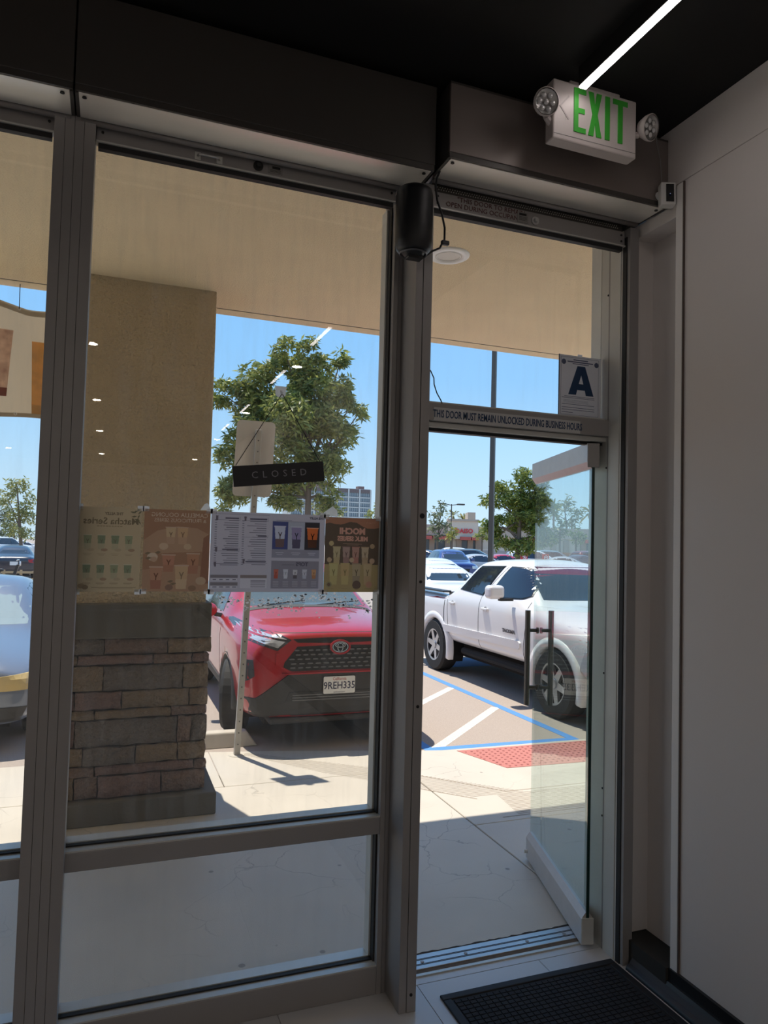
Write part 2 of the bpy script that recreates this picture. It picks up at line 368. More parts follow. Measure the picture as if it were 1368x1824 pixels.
shL, barL = shutter('dark roller shutter box at the far left, above the bannered window', -1.95, -.180, 2.652, 3.436, 2.86, -1.77, -.245, 3.352, M_boxd)
shM, barM = shutter('long dark roller shutter box above the poster window', -.174, 1.188, 2.652, 3.436, 2.86, -.107, 1.100, 3.352, M_boxd)
shR, barR = shutter('brownish roller shutter box above the doorway with a warning on its bar', 1.222, 2.328, 2.588, 3.470, 2.800, 1.247, 2.262, 3.335, M_boxl, perf=True)
# handle and lock on the middle bar, lock and plate on the door bar
hd = MB(); hd.tube([(.262, 2.858, 3.398), (.268, 2.842, 3.398), (.275, 2.840, 3.398), (.332, 2.840, 3.398), (.340, 2.842, 3.398), (.346, 2.858, 3.398)], .0045, 8)
hd.build('pull_handle', mat('bright_steel', (.55, .55, .55), .3, .9), barM)
for x in (.262, .346): box('handle_foot', x-.012, x+.012, 2.856, 2.861, 3.382, 3.414, M_frame_l, barM, bevel=.002)
MB().lathe([(.020, 0), (.020, .006), (.009, .006), (.009, .020)], (.50, 2.86, 3.408), (0, -1, 0), 16).build('lock_knob', M_screw, barM)
box('maker_plate', .54, .60, 2.858, 2.8605, 3.390, 3.424, mat('plate_grey', (.24, .23, .22), .4), barM)
box('maker_mark', .557, .590, 2.8572, 2.8585, 3.409, 3.419, M_dark, barM)
for z in (3.405, 3.401, 3.397): box('fine_print', .548, .592, 2.8572, 2.8585, z-.0008, z, M_dark, barM)
M_maroon = mat('maroon_print', (.11, .035, .035), .7)
fb = frame((1.565, 2.7975, 3.408), (1, 0, 0), (0, 0, 1))
text('"THIS DOOR TO REMAIN', .030, M_maroon, barR, frame((1.535, 2.7985, 3.413), (1, 0, 0), (0, 0, 1)), 'warning_lettering', spacing=1.02)
text('OPEN DURING OCCUPANCY"', .030, M_maroon, barR, frame((1.515, 2.7985, 3.384), (1, 0, 0), (0, 0, 1)), 'warning_lettering', spacing=1.02)
box('maker_plate', 1.665, 1.722, 2.7975, 2.8005, 3.370, 3.418, mat('plate_grey', (.24, .23, .22), .4), barR)
box('maker_mark', 1.675, 1.712, 2.7965, 2.798, 3.403, 3.413, M_dark, barR)
for z in (3.397, 3.392, 3.387, 3.382): box('fine_print', 1.672, 1.715, 2.7965, 2.798, z-.0008, z, M_dark, barR)
MB().lathe([(.019, 0), (.019, .006), (.010, .006), (.010, .020)], (1.758, 2.80, 3.390), (0, -1, 0), 16).build('lock_cylinder', mat('bright_steel', (.55, .55, .55), .3, .9), barR)
# ------------------------------------------------------------------ LED strip, downlights of the room plus an added left row
st = thing('linear_ceiling_light', 'thin glowing white LED strip on the black ceiling', 'light', (1.70, 1.5, 3.83))
box('housing', 1.684, 1.722, -9.0, 2.374, 3.752, 3.83, M_ceil, st)
M_led = mat('led_diffuser', (.9, .88, .86), .5, emit=((1, .90, .87), 9.0))
for (ya, yb) in ((1.30, 2.376), (-.59, .02), (-2.41, -1.70), (-4.59, -3.87), (-6.4, -5.7)):
    box('diffuser', 1.687, 1.719, ya, yb, 3.746, 3.752, M_led, st)
dl0 = None
for (x, y) in [(xx, yy) for xx in (-.25, 1.86, -2.2) for yy in (-1.8, -5.0, -8.2, -12.1)]:  # left row is added to fill the room; no lamps known there
    if dl0 is None:
        dl0 = thing('recessed_downlight', 'round white recessed downlight in the black ceiling, out of direct view', 'light', (x, y, 3.83), 'ceiling downlights', local=True)
        MB().lathe([(.055, -.001), (.075, -.004), (.078, 0)], (0, 0, 0), (0, 0, 1), 20, caps=False).build('trim_ring', M_white, dl0)
        MB().lathe([(.055, -.002), (.0, -.002)], (0, 0, 0), (0, 0, 1), 20, caps=False).build('lens', mat('downlight_lens', (1, 1, 1), .5, emit=((1, .90, .78), 210)), dl0)
    else:
        c = copy_tree(dl0); c.location = (x, y, 3.83); dlx = c
    tag(dl0 if (x, y) == (-.25, -1.8) else dlx, 'round ceiling downlight mirrored in the glass, %s from the window in the %s row' % ({-1.8: 'first', -5.0: 'second', -8.2: 'third', -12.1: 'fourth'}[y], {-.25: 'middle', 1.86: 'right', -2.2: 'left'}[x]), 'light')
# ------------------------------------------------------------------ exit sign
M_exw = mat('exit_white', (.66, .60, .58), .45); M_exg = mat('exit_green', (.06, .46, .05), .45)
ex = thing('exit_sign', 'white EXIT sign with green letters and two lamp heads', 'sign', (1.80, 2.46, 3.83))
body = box('housing', 1.597, 2.008, 2.42, 2.478, 3.545, 3.792, M_exw, ex, bevel=.006)
box('ceiling_canopy', 1.70, 1.95, 2.455, 2.56, 3.800, 3.83, M_exw, ex, bevel=.004); box('canopy_neck', 1.74, 1.91, 2.44, 2.50, 3.78, 3.805, M_exw, ex)
box('bottom_seam', 1.600, 2.005, 2.419, 2.4205, 3.566, 3.568, M_frame, ex)
def strokes(polys, name, m, par, y0, y1):
    mb = MB()
    for p in polys: mb.prism(p, 'y', y0, y1)
    return mb.build(name, m, par)
zt, zb_ = 3.775, 3.592; y0, y1 = 2.4165, 2.4205; s_ = .021; zm = (zt+zb_)/2
def rc(x0, x1, z0, z1): return [(x0, z0), (x1, z0), (x1, z1), (x0, z1)]
strokes([rc(1.694, 1.694+s_, zb_, zt), rc(1.694+s_, 1.752, zt-s_, zt), rc(1.694+s_, 1.746, zm-s_/2, zm+s_/2), rc(1.694+s_, 1.752, zb_, zb_+s_)], 'letter_e', M_exg, ex, y0, y1)
xm = 1.7965; hw_ = .0125
strokes([[(1.764, zb_), (1.789, zb_), (xm, zm-.034), (1.804, zb_), (1.829, zb_), (xm+hw_, zm), (1.829, zt), (1.804, zt), (xm, zm+.034), (1.789, zt), (1.764, zt), (xm-hw_, zm)]], 'letter_x', M_exg, ex, y0, y1)
strokes([rc(1.847, 1.847+.023, zb_, zt)], 'letter_i', M_exg, ex, y0, y1)
strokes([rc(1.886, 1.960, zt-s_, zt), rc(1.912, 1.935, zb_, zt-s_)], 'letter_t', M_exg, ex, y0, y1)
box('chevron_knockout', 1.655, 1.6553, 2.4185, 2.4195, 3.63, 3.66, M_exw, ex)
MB().prism([(1.626, 3.684), (1.668, 3.735), (1.673, 3.730), (1.634, 3.684), (1.673, 3.638), (1.668, 3.633)], 'y', 2.4185, 2.4205).build('arrow_knockout', mat('exit_white_shadow', (.50, .45, .44), .5), ex)
M_refl = mat('lamp_reflector', (.50, .49, .48), .25, .6); M_lens = glass('lamp_lens', (.8, .8, .8), dirt=0)
for (c, d, arm) in (((1.550, 2.40, 3.668), (-.12, -.95, -.28), (1.605, 2.45, 3.62)), ((2.062, 2.40, 3.682), (.30, -.90, -.30), (2.0, 2.45, 3.66))):
    c = Vector(c); dv = Vector(d).normalized()
    hdp = MB().lathe([(.010, -.05), (.034, -.042), (.050, -.012), (.054, .006), (.050, .008)], c, dv, 24, caps=False).build('lamp_head', M_exw, ex, smooth=True)
    MB().lathe([(.047, .006), (.030, -.006), (.0, -.008)], c, dv, 20, caps=False).build('reflector', M_refl, hdp, smooth=True)
    e1 = dv.cross(Vector((0, 0, 1))).normalized(); e2 = dv.cross(e1)
    for k in range(7):
        a = 2*PI*k/6; p = c+(e1*math.cos(a)+e2*math.sin(a))*(.028 if k < 6 else 0)
        MB().lathe([(.011, .001), (.008, .006), (.0, .008)], p, dv, 8, caps=False).build('lens_bead', mat('lens_bead', (.7, .7, .7), .1, .3), hdp, smooth=True)
    MB().tube([c-dv*.03, (c-dv*.03+Vector(arm))/2-Vector((0, 0, .015)), Vector(arm)], .014, 8).build('arm', M_exw, ex)
# ------------------------------------------------------------------ small white camera with cord
cc = thing('security_camera', 'small white camera with a black face at the wall corner', 'camera', (2.28, 2.57, 3.47))
R_ = frame((2.280, 2.540, 3.496), (.93, -.36, .0), (.0, .05, 1))
def obox(mb, M4, x0, x1, y0, y1, z0, z1):
    q = MB().b(x0, x1, y0, y1, z0, z1); mb.add([M4 @ v for v in q.v], q.f); return mb
obox(MB(), R_, -.033, .033, -.052, .052, -.022, .022).build('housing', M_white, cc, bevel=.005)
obox(MB(), R_, -.012, .024, -.040, .042, .0215, .0235).build('face_plate', M_black, cc, bevel=.001)
MB().lathe([(.006, 0), (.005, .003)], R_ @ Vector((.006, -.01, .0235)), R_.to_3x3() @ Vector((0, 0, 1)), 12).build('lens', mat('lens_dark', (.02, .025, .05), .1), cc)
obox(MB(), R_, .0045, .0075, -.006, -.003, .0235, .0245).build('indicator_light', mat('indicator', (.3, .4, .8), .5, emit=((.5, .6, 1), 1.5)), cc)
MB().lathe([(.018, 0), (.020, .02)], (2.272, 2.562, 3.51), (0, 1, 0), 12).build('mount', M_white, cc)
MB().tube([(2.278, 2.572, 3.545), (2.284, 2.580, 3.60), (2.276, 2.580, 3.68), (2.256, 2.580, 3.75), (2.250, 2.580, 3.826)], .0022, 6).build('cord', mat('grey_cord', (.30, .29, .28), .6), cc)
# ------------------------------------------------------------------ black cylinder speaker with its cable
spk = thing('speaker', 'black cylindrical speaker hanging on the mullion top', 'speaker', (1.115, 2.69, 3.08))
M_spk = mat('matte_black_plastic', (.011, .012, .015), .42)
sb = MB().lathe([(.040, 0), (.055, .004), (.070, .018), (.077, .05), (.078, .12), (.077, .24), (.073, .262), (.060, .272), (.0, .274)], (1.115, 2.69, 3.086), (0, 0, 1), 40, caps=False).build('housing', M_spk, spk, smooth=True)
MB().lathe([(.052, .010), (.055, -.004), (.058, .002)], (1.115, 2.69, 3.086), (0, 0, 1), 32, caps=False).build('trim_ring', mat('speaker_ring', (.13, .13, .14), .3), spk, smooth=True)
MB().lathe([(.051, .006), (.03, -.012), (.0, -.014)], (1.115, 2.69, 3.086), (0, 0, 1), 28, caps=False).build('port_cone', M_spk, spk, smooth=True)
box('jack_block', 1.085, 1.150, 2.665, 2.705, 3.064, 3.080, M_spk, spk, bevel=.003)
box('mount_bracket', 1.135, 1.165, 2.70, 2.922, 3.29, 3.33, M_spk, spk)
MB().tube([(1.145, 2.70, 3.35), (1.160, 2.73, 3.38), (1.175, 2.75, 3.420)], .006, 6).build('mount_strap', M_spk, spk)
cb = [(1.204, 2.640, 3.430), (1.206, 2.675, 3.415), (1.213, 2.700, 3.395), (1.222, 2.698, 3.335), (1.243, 2.695, 3.28), (1.257, 2.695, 3.225), (1.257, 2.695, 3.175), (1.236, 2.695, 3.135), (1.205, 2.695, 3.118), (1.150, 2.69, 3.074)]
MB().tube(cb, .0045, 8).build('cable', M_spk, spk, smooth=True)
box('cable_tie', 1.243, 1.277, 2.686, 2.704, 3.152, 3.170, M_spk, spk, bevel=.003)
wc = tag(MB().tube([(1.262, 2.90, 2.70), (1.300, 2.90, 2.670), (1.316, 2.90, 2.640), (1.318, 2.90, 2.612), (1.332, 2.90, 2.575), (1.352, 2.90, 2.545), (1.360, 2.902, 2.531)], .0026, 6).build('loose_wire', M_spk), 'thin black wire hanging down to the transom bar', 'wire')
# ------------------------------------------------------------------ floor mat
mt = thing('door_mat', 'black ribbed rubber door mat on the grey tiles', 'mat', (1.8, 2.2, 0))
M_mat = mat('mat_rubber', (.018, .018, .021), .7); M_matf = mat('mat_pile', (.022, .022, .027), .85, bump=(200, .6, .004))
for a in ((1.372, 2.246, 2.785, 2.822), (1.372, 2.246, 1.30, 1.337)): box('border', a[0], a[1], a[2], a[3], 0, .010, M_mat, mt, bevel=.004)
for a in ((1.372, 1.409), (2.209, 2.246)): box('border', a[0], a[1], 1.337, 2.785, 0, .010, M_mat, mt, bevel=.004)
box('backing', 1.409, 2.209, 1.337, 2.785, 0, .005, M_mat, mt)
y = 2.772
rib = None
while y > 1.345:
    if rib is None:
        q = MB()
        for k in range(26): q.b(1.415+k*.0302, 1.415+k*.0302+.026, y-.019, y, .004, .0105)
        rib = q.build('rib', M_matf, mt); yb = y
    else:
        c = rib.copy(); COL.objects.link(c); c.location.y += y-yb
    y -= .0245
for k in range(14):
    x_, y_ = rnd.uniform(1.45, 2.2), rnd.uniform(1.9, 2.77)
# ------------------------------------------------------------------ closed sign
cs = thing('hanging_sign', 'black CLOSED sign hung on strings inside the window', 'sign', (.648, 2.965, 2.16))
a_ = math.atan2(2.244-2.199, .835-.452); F4 = frame((.648, 2.958, 2.179), (math.cos(a_), 0, math.sin(a_)), (-math.sin(a_), 0, math.cos(a_)))
M_sgn = mat('sign_black', (.010, .011, .016), .5)
obox(MB(), F4, -.192, .192, -.0425, .0425, -.003, .003).build('board', M_sgn, cs, bevel=.001)
text('CLOSED', .040, mat('sign_grey_print', (.26, .26, .29), .6), cs, F4 @ Matrix.Translation((0, 0, .0032)), 'closed_lettering', spacing=1.85)
for (sx_, sz_) in ((.467, 2.203), (.820, 2.243)):
    MB().tube([(.649, 2.957, 2.516), (sx_, 2.959, sz_)], .0017, 6).build('string', M_black, cs)
hk = thing('adhesive_hook', 'clear plastic hook holding the closed sign', 'hook', (.645, 2.972, 2.52))
M_clr = mat('clear_plastic', (.86, .89, .92), .15, trans=.75)
MB().prism([(.622, 2.549), (.670, 2.549), (.667, 2.512), (.658, 2.503), (.634, 2.503), (.625, 2.512)], 'y', 2.971, 2.9755).build('plate', M_clr, hk)
MB().tube([(.648, 2.971, 2.530), (.648, 2.958, 2.512), (.648, 2.952, 2.514), (.648, 2.950, 2.522)], .005, 8).build('hook_arm', M_clr, hk)
# ------------------------------------------------------------------ grade card on the transom glass
gc = thing('grade_card', 'white grade card with a large blue letter A on the transom glass', 'card', (2.14, 2.97, 2.55))
M_paperw = mat('card_white', (.75, .76, .80), .6, trans=.35); M_navy = mat('card_navy', (.012, .045, .12), .6); M_gp = mat('card_print', (.10, .12, .20), .7)
box('card', 2.016, 2.2625, 2.9715, 2.9735, 2.548, 2.849, M_paperw, gc)
box('card_edge', 2.016, 2.020, 2.9710, 2.9740, 2.548, 2.849, mat('card_edge', (.08, .08, .09), .6), gc)
ga = [(-.074, 0), (-.029, 0), (-.0225, .025), (0, .025), (0, .0556), (-.0135, .0556), (0, .1006), (0, .1436), (-.0225, .1436)]
MB().prism([(2.146+x, 2.656+z) for x, z in ga], 'y', 2.9708, 2.9718).prism([(2.146-x, 2.656+z) for x, z in ga], 'y', 2.9708, 2.9718).build('grade_letter', M_navy, gc)
for (a_, b_, c_, d_) in ((2.028, 2.029, 2.556, 2.840), (2.2485, 2.2495, 2.556, 2.840), (2.028, 2.2495, 2.839, 2.840), (2.028, 2.2495, 2.555, 2.556)): box('border_line', a_, b_, 2.971, 2.9716, c_, d_, M_gp, gc)
for x in (2.044, 2.236): MB().lathe([(.013, 0), (.013, .0006)], (x, 2.9716, 2.815), (0, -1, 0), 16).build('seal', M_gp, gc)
box('heading_print', 2.10, 2.185, 2.971, 2.9716, 2.826, 2.831, M_gp, gc)
box('heading_print', 2.065, 2.215, 2.971, 2.9716, 2.8155, 2.821, M_gp, gc); box('heading_print', 2.095, 2.19, 2.971, 2.9716, 2.8075, 2.811, M_gp, gc)
q = MB()
for k, z in enumerate((2.645, 2.638, 2.606, 2.590, 2.579, 2.566)):
    q.b(2.035 if k else 2.05, 2.225 if k < 5 else 2.10, 2.971, 2.9716, z, z+.0022)
q.build('fine_print', M_gp, gc)
for k in range(3): box('form_line', 2.045, 2.19, 2.971, 2.9716, 2.615+k*.006, 2.6158+k*.006, M_gp, gc)
box('tape_tab', 2.125, 2.150, 2.9705, 2.974, 2.846, 2.858, M_clr, gc)
# notice on the transom bar
nts = thing('door_notice', 'grey strip notice lettered about the unlocked door on the transom bar', 'notice', (1.71, 2.903, 2.445))
box('strip', 1.322, 2.096, 2.9035, 2.905, 2.4535, 2.512, mat('notice_grey', (.55, .55, .55), .5), nts)
text('THIS DOOR MUST REMAIN UNLOCKED DURING BUSINESS HOURS', .0475, M_navy, nts, frame((1.712, 2.9025, 2.4825), (1, 0, 0), (0, 0, 1)), 'notice_lettering', bold=.0008, xs=.555)

# ------------------------------------------------------------------ posters taped inside the window (seen from the back)
import numpy as np
def poster_mat():
    if 'printed_sheet' in MATS: return MATS['printed_sheet']
    m = bpy.data.materials.new('printed_sheet'); m.use_nodes = True; MATS['printed_sheet'] = m
    n = m.node_tree.nodes; l = m.node_tree.links; n.clear()
    at_ = n.new('ShaderNodeAttribute'); at_.attribute_name = 'print'; d_ = n.new('ShaderNodeBsdfDiffuse'); t_ = n.new('ShaderNodeBsdfTranslucent'); x_ = n.new('ShaderNodeMixShader'); x_.inputs[0].default_value = .72; o_ = n.new('ShaderNodeOutputMaterial')
    l.new(at_.outputs['Color'], d_.inputs[0]); l.new(at_.outputs['Color'], t_.inputs[0]); l.new(d_.outputs[0], x_.inputs[1]); l.new(t_.outputs[0], x_.inputs[2]); l.new(x_.outputs[0], o_.inputs[0])
    return m
YP = 2.9745
class Poster:
    """a sheet whose flat print lives in a colour attribute; shapes are painted back to front"""
    RES = .00125
    def __init__(s, label, x0, x1, z0, z1, paper):
        s.t = thing('poster', label, 'poster', ((x0+x1)/2, YP, z0), 'drink posters taped to the window')
        s.x0, s.z0, s.w, s.h = x0, z0, x1-x0, z1-z0
        s.nx, s.nz = int(s.w/s.RES), int(s.h/s.RES)
        s.X, s.Z = np.meshgrid(np.linspace(0, s.w, s.nx+1), np.linspace(0, s.h, s.nz+1))
        s.img = np.empty((s.nz+1, s.nx+1, 3)); s.img[:] = paper
        for (u, v) in ((0.02, 1.0), (.98, 1.0), (.02, 0), (.98, 0)):
            box('tape', x0+u*s.w-.012, x0+u*s.w+.012, YP-.0012, YP-.0008, z0+v*s.h-.010, z0+v*s.h+.010, mat('white_tape', (.88, .88, .88), .4, trans=.75), s.t)
    def fill(s, pts, c):
        """pts in metres from the sheet's lower left corner"""
        xs_ = [q[0] for q in pts]; zs_ = [q[1] for q in pts]
        i0, i1 = max(0, int(min(xs_)/s.w*s.nx)-1), min(s.nx+1, int(max(xs_)/s.w*s.nx)+2); j0, j1 = max(0, int(min(zs_)/s.h*s.nz)-1), min(s.nz+1, int(max(zs_)/s.h*s.nz)+2)
        if i1 <= i0 or j1 <= j0: return
        X, Z = s.X[j0:j1, i0:i1], s.Z[j0:j1, i0:i1]; ins = np.zeros(X.shape, bool)
        for k in range(len(pts)):
            (ax, az), (bx_, bz) = pts[k], pts[k-1]
            if az == bz: continue
            ins ^= ((az > Z) != (bz > Z)) & (X < (bx_-ax)*(Z-az)/(bz-az)+ax)
        s.img[j0:j1, i0:i1][ins] = c
    def poly(s, pts, c, name='', d=1): s.fill([(u*s.w, v*s.h) for u, v in pts], c)
    def rects(s, rs, c, name='', d=1):
        for (u0, u1, v0, v1) in rs:
            if (v1-v0)*s.h < s.RES*1.1: v1 = v0+s.RES*1.1/s.h
            s.poly([(u0, v0), (u1, v0), (u1, v1), (u0, v1)], c)
    def ell(s, u, v, ru, rv, c, name='', d=1, n=14):
        s.poly([(u+ru*math.cos(2*PI*k/n), v+rv*math.sin(2*PI*k/n)) for k in range(n)], c)
    def cup(s, u, v, wu, hv, c, c2=None, lid=None, d=2, mark=True):
        s.poly([(u-wu*.38, v), (u+wu*.38, v), (u+wu*.5, v+hv), (u-wu*.5, v+hv)], c)
        if c2: s.poly([(u-wu*.42, v+hv*.42), (u+wu*.42, v+hv*.42), (u+wu*.5, v+hv), (u-wu*.5, v+hv)], c2)
        s.rects([(u-wu*.55, u+wu*.55, v+hv, v+hv*1.05)], lid or c)
        if mark:
            k = wu*.16
            s.poly([(u-k*.2, v+hv*.42), (u+k*.25, v+hv*.42), (u+k*.4, v+hv*.56), (u+k*1.2, v+hv*.74), (u+.7*k, v+hv*.74), (u+.05*k, v+hv*.62), (u-k*.6, v+hv*.74), (u-k*1.1, v+hv*.74), (u-k*.25, v+hv*.56)], tuple(x*.45 for x in c))
    def txt(s, body, u, v, size, c, d=3, name='', bold=0, xs=1.0, **k):
        cu = bpy.data.curves.new('txt', 'FONT'); cu.body = body; cu.size = size; cu.align_x = 'CENTER'; cu.align_y = 'CENTER'; cu.offset = bold; cu.resolution_u = 2
        to = bpy.data.objects.new('txt', cu); me = bpy.data.meshes.new_from_object(to); bpy.data.objects.remove(to); bpy.data.curves.remove(cu)
        for f in me.polygons: s.fill([(u*s.w-me.vertices[i].co.x*xs, v*s.h+me.vertices[i].co.y) for i in f.vertices], c)
        bpy.data.meshes.remove(me)
    def done(s):
        n1 = s.nx+1; vs = np.stack([s.X.ravel()+s.x0, np.full(s.X.size, YP), s.Z.ravel()+s.z0], 1)-np.array(ORG[s.t.name])
        me = bpy.data.meshes.new('sheet'); a = (np.arange(s.nz)[:, None]*n1+np.arange(s.nx)[None, :]).ravel(); fs = np.stack([a, a+1, a+n1+1, a+n1], 1)
        me.vertices.add(len(vs)); me.vertices.foreach_set('co', vs.ravel()); me.loops.add(fs.size); me.loops.foreach_set('vertex_index', fs.ravel().astype(np.int32))
        me.polygons.add(len(fs)); me.polygons.foreach_set('loop_start', np.arange(0, fs.size, 4, dtype=np.int32)); me.update(calc_edges=True)
        at_ = me.attributes.new('print', 'FLOAT_COLOR', 'POINT'); col = np.ones((len(vs), 4), np.float32); col[:, :3] = np.clip(s.img.reshape(-1, 3)*1.05, 0, .95); at_.data.foreach_set('color', col.ravel())
        me.materials.append(poster_mat()); o = bpy.data.objects.new('sheet', me); COL.objects.link(o); o.parent = s.t
tan = (.42, .33, .21); brn = (.30, .17, .105)
p = Poster('tan matcha poster with eight small cups, leftmost in the row', -.116, .113, 1.688, 2.013, tan)
p.txt('THE ALLEY', .56, .925, .0135, (.16, .12, .08), bold=.0006)
p.txt('Matcha Series', .52, .835, .036, (.17, .13, .08), bold=.0006)
p.rects([(.30+.045*k_, .335+.045*k_, .772, .780) for k_ in range(9)], (.26, .20, .12))
for r_ in range(2):
    for k in range(4):
        u = .16+k*.215; v = .50-r_*.345
        p.cup(u, v, .125, .165, (.36, .31, .20), (.19, .21, .13) if (r_*4+k) % 3 else (.24, .25, .15), (.44, .38, .27))
        p.ell(u+.05, v-.005, .055, .018, (.30, .20, .13) if k % 2 else (.36, .28, .18), 'topping_print', 5)
        p.rects([(u-.06, u+.07, v-.055, v-.050), (u-.04, u+.05, v-.068, v-.064)], (.27, .21, .13), 'caption_print')
p.rects([(.25, .95, .05, .054), (.35, .9, .035, .038)], (.27, .21, .13), 'footer_print')
for (u, v, a) in ((.90, .96, .5), (.95, .90, 1.2), (.88, .90, .2), (.97, .83, 2.), (.93, .86, -.3), (.86, .95, -.2), (.97, .95, .9)):
    p.poly([(u-.05*math.cos(a), v-.03*math.sin(a)), (u+.012*math.sin(a), v-.012*math.cos(a)), (u+.05*math.cos(a), v+.03*math.sin(a)), (u-.012*math.sin(a), v+.012*math.cos(a))], (.15, .13, .08), 'leaf_print', 2)
p.ell(.09, .07, .055, .03, (.26, .19, .12), 'biscuit_print', 2); p.ell(.15, .055, .05, .028, (.22, .16, .1), 'biscuit_print', 3)

p.done()
p = Poster('brown camellia oolong poster with six fruit tea cups', .123, .377, 1.690, 2.013, brn)
p.poly([(0, .62), (.2, .74), (.5, .80), (.8, .78), (1, .70), (1, .5), (0, .45)], (.37, .235, .15), 'glow_print', 1)
p.poly([(0, 0), (1, 0), (1, .30), (.6, .34), (0, .26)], (.36, .22, .14), 'table_print', 1)
p.poly([(.86, .1), (1, .1), (1, .72), (.90, .66)], (.25, .13, .085), 'curtain_print', 2)
p.txt('CAMELLIA OOLONG', .53, .935, .0235, (.50, .40, .30)); p.txt('& FRUITICIOUS SERIES', .54, .868, .0205, (.50, .40, .30))
for (u, v, w_, h_, c, c2) in ((.40, .58, .15, .20, (.40, .26, .17), (.46, .33, .20)), (.58, .58, .16, .20, (.42, .27, .17), (.46, .30, .17)),
                             (.38, .24, .19, .20, (.34, .17, .11), (.40, .20, .13)), (.75, .22, .19, .24, (.34, .17, .11), (.38, .20, .12)),
                             (.20, .03, .19, .26, (.32, .15, .10), (.40, .22, .14)), (.58, .03, .20, .28, (.48, .34, .21), (.46, .31, .18))):
    p.cup(u, v, w_, h_, c, c2, (.46, .33, .24))
for (u, v, r_, c) in ((.30, .55, .07, (.46, .33, .22)), (.66, .55, .06, (.45, .32, .2)), (.14, .42, .08, (.48, .37, .27)), (.16, .39, .05, (.42, .28, .19)), (.88, .13, .08, (.42, .30, .2)), (.40, .05, .06, (.22, .14, .10)), (.75, .04, .06, (.26, .16, .1))):
    p.ell(u, v, r_, r_*.62, c, 'fruit_print', 4)
for (u, v) in ((.07, .46), (.08, .40), (.22, .47), (.42, .12), (.46, .09)):
    p.poly([(u-.05, v), (u, v-.015), (u+.05, v+.01), (u, v+.02)], (.19, .14, .09), 'leaf_print', 4)

grey = (.44, .42, .47); ink = (.17, .16, .19)
p.done()
p = Poster('grey menu sheet crowded with price lists and drink photos, centre of the window', .379, .856, 1.688, 2.014, grey)
rs = []
for (ua, ub, n0, v0) in ((.045, .235, 14, .885), (.045, .235, 6, .475), (.275, .475, 9, .885), (.275, .475, 15, .655)):
    for k in range(n0):
        v = v0-k*.0285
        l_ = rnd.uniform(.45, 1.0)*(ub-ua-.03)
        if v > .33: rs += [(ub-l_, ub, v, v+.0085), (ua-.012, ua+.006, v, v+.0085)]
p.rects(rs, ink, 'price_list_print')
p.rects([(.03, .245, .895, .900), (.26, .49, .895, .900), (.03, .245, .505, .510), (.26, .49, .685, .690), (.03, .245, .35, .354), (.26, .49, .36, .364), (.243, .245, .895, .94), (.488, .49, .895, .94), (.243, .245, .505, .55), (.488, .49, .685, .72)], ink, 'heading_rule_print')
p.rects([(.12, .235, .91, .928), (.33, .48, .91, .928), (.10, .235, .52, .538), (.40, .48, .70, .715), (.30, .48, .375, .39)], (.12, .11, .14), 'heading_print')
p.rects([(.03, .50, .968, .976), (.56, .70, .91, .922)], (.30, .29, .33), 'top_print')
for (u, v) in ((.05, .91), (.29, .91), (.05, .52), (.045, .335), (.285, .375)): p.cup(u, v-.02, .02, .055, (.14, .12, .14), mark=False)
p.rects([(.01, .24, .175, .215), (.01, .24, .08, .12)], (.20, .18, .19), 'table_head_print', 1); p.rects([(.015, .235, .14, .172), (.015, .235, .045, .078)], (.52, .50, .54), 'table_print', 1)
p.rects([(.03+k*.055, .06+k*.055, .15, .16) for k in range(4)]+[(.03+k*.055, .065+k*.055, .055, .066) for k in range(4)], ink, 'table_text_print', 2)
p.rects([(.26, .49, .175, .215)], (.22, .18, .17), 'note_head_print', 1); p.rects([(.26, .49, .05, .172)], (.52, .50, .54), 'note_print', 1)
p.rects([(.35, .48, .145-k*.017, .152-k*.017) for k in range(6)], ink, 'note_text_print', 2)
p.txt('THE ALLEY', .925, .955, .013, (.08, .08, .10), bold=.0007)
p.rects([(.525, .955, .435, .905)], (.25, .245, .29), 'photo_panel_print', 1)
p.rects([(.53, .665, .545, .90)], (.075, .085, .20), 'photo_print', 2); p.rects([(.668, .815, .545, .90)], (.35, .36, .42), 'photo_print', 2); p.rects([(.818, .952, .545, .90)], (.05, .045, .05), 'photo_print', 2)
p.cup(.595, .57, .095, .26, (.15, .10, .10), (.45, .46, .55), (.5, .5, .58), 3); p.cup(.742, .56, .09, .27, (.10, .09, .13), (.26, .22, .34), (.42, .43, .5), 3); p.cup(.888, .57, .10, .25, (.10, .045, .03), (.55, .14, .045), (.6, .3, .2), 3)
p.rects([(.56, .63, .50, .507), (.70, .78, .50, .507), (.85, .92, .50, .507), (.57, .62, .475, .482), (.71, .77, .475, .482), (.86, .91, .475, .482)], (.45, .43, .5), 'caption_print', 2)
p.rects([(.525, .955, .045, .40)], (.24, .225, .26), 'topping_panel_print', 1); p.txt('TOPS', .80, .355, .022, (.11, .10, .13), d=2, bold=.001); p.rects([(.62, .73, .345, .353)], ink, 'caption_print', 2)
for k, (c, c2) in enumerate((((.40, .10, .07), (.45, .14, .1)), ((.52, .52, .56), (.5, .5, .55)), ((.13, .11, .12), (.5, .48, .5)), ((.42, .42, .48), (.48, .47, .52)), ((.42, .20, .10), (.5, .28, .15)))):
    p.cup(.57+k*.085, .17, .042, .115, c, c2, d=3)
    p.rects([(.545+k*.085, .595+k*.085, .13-j*.02, .138-j*.02) for j in range(4)], (.36, .34, .38), 'caption_print', 2)

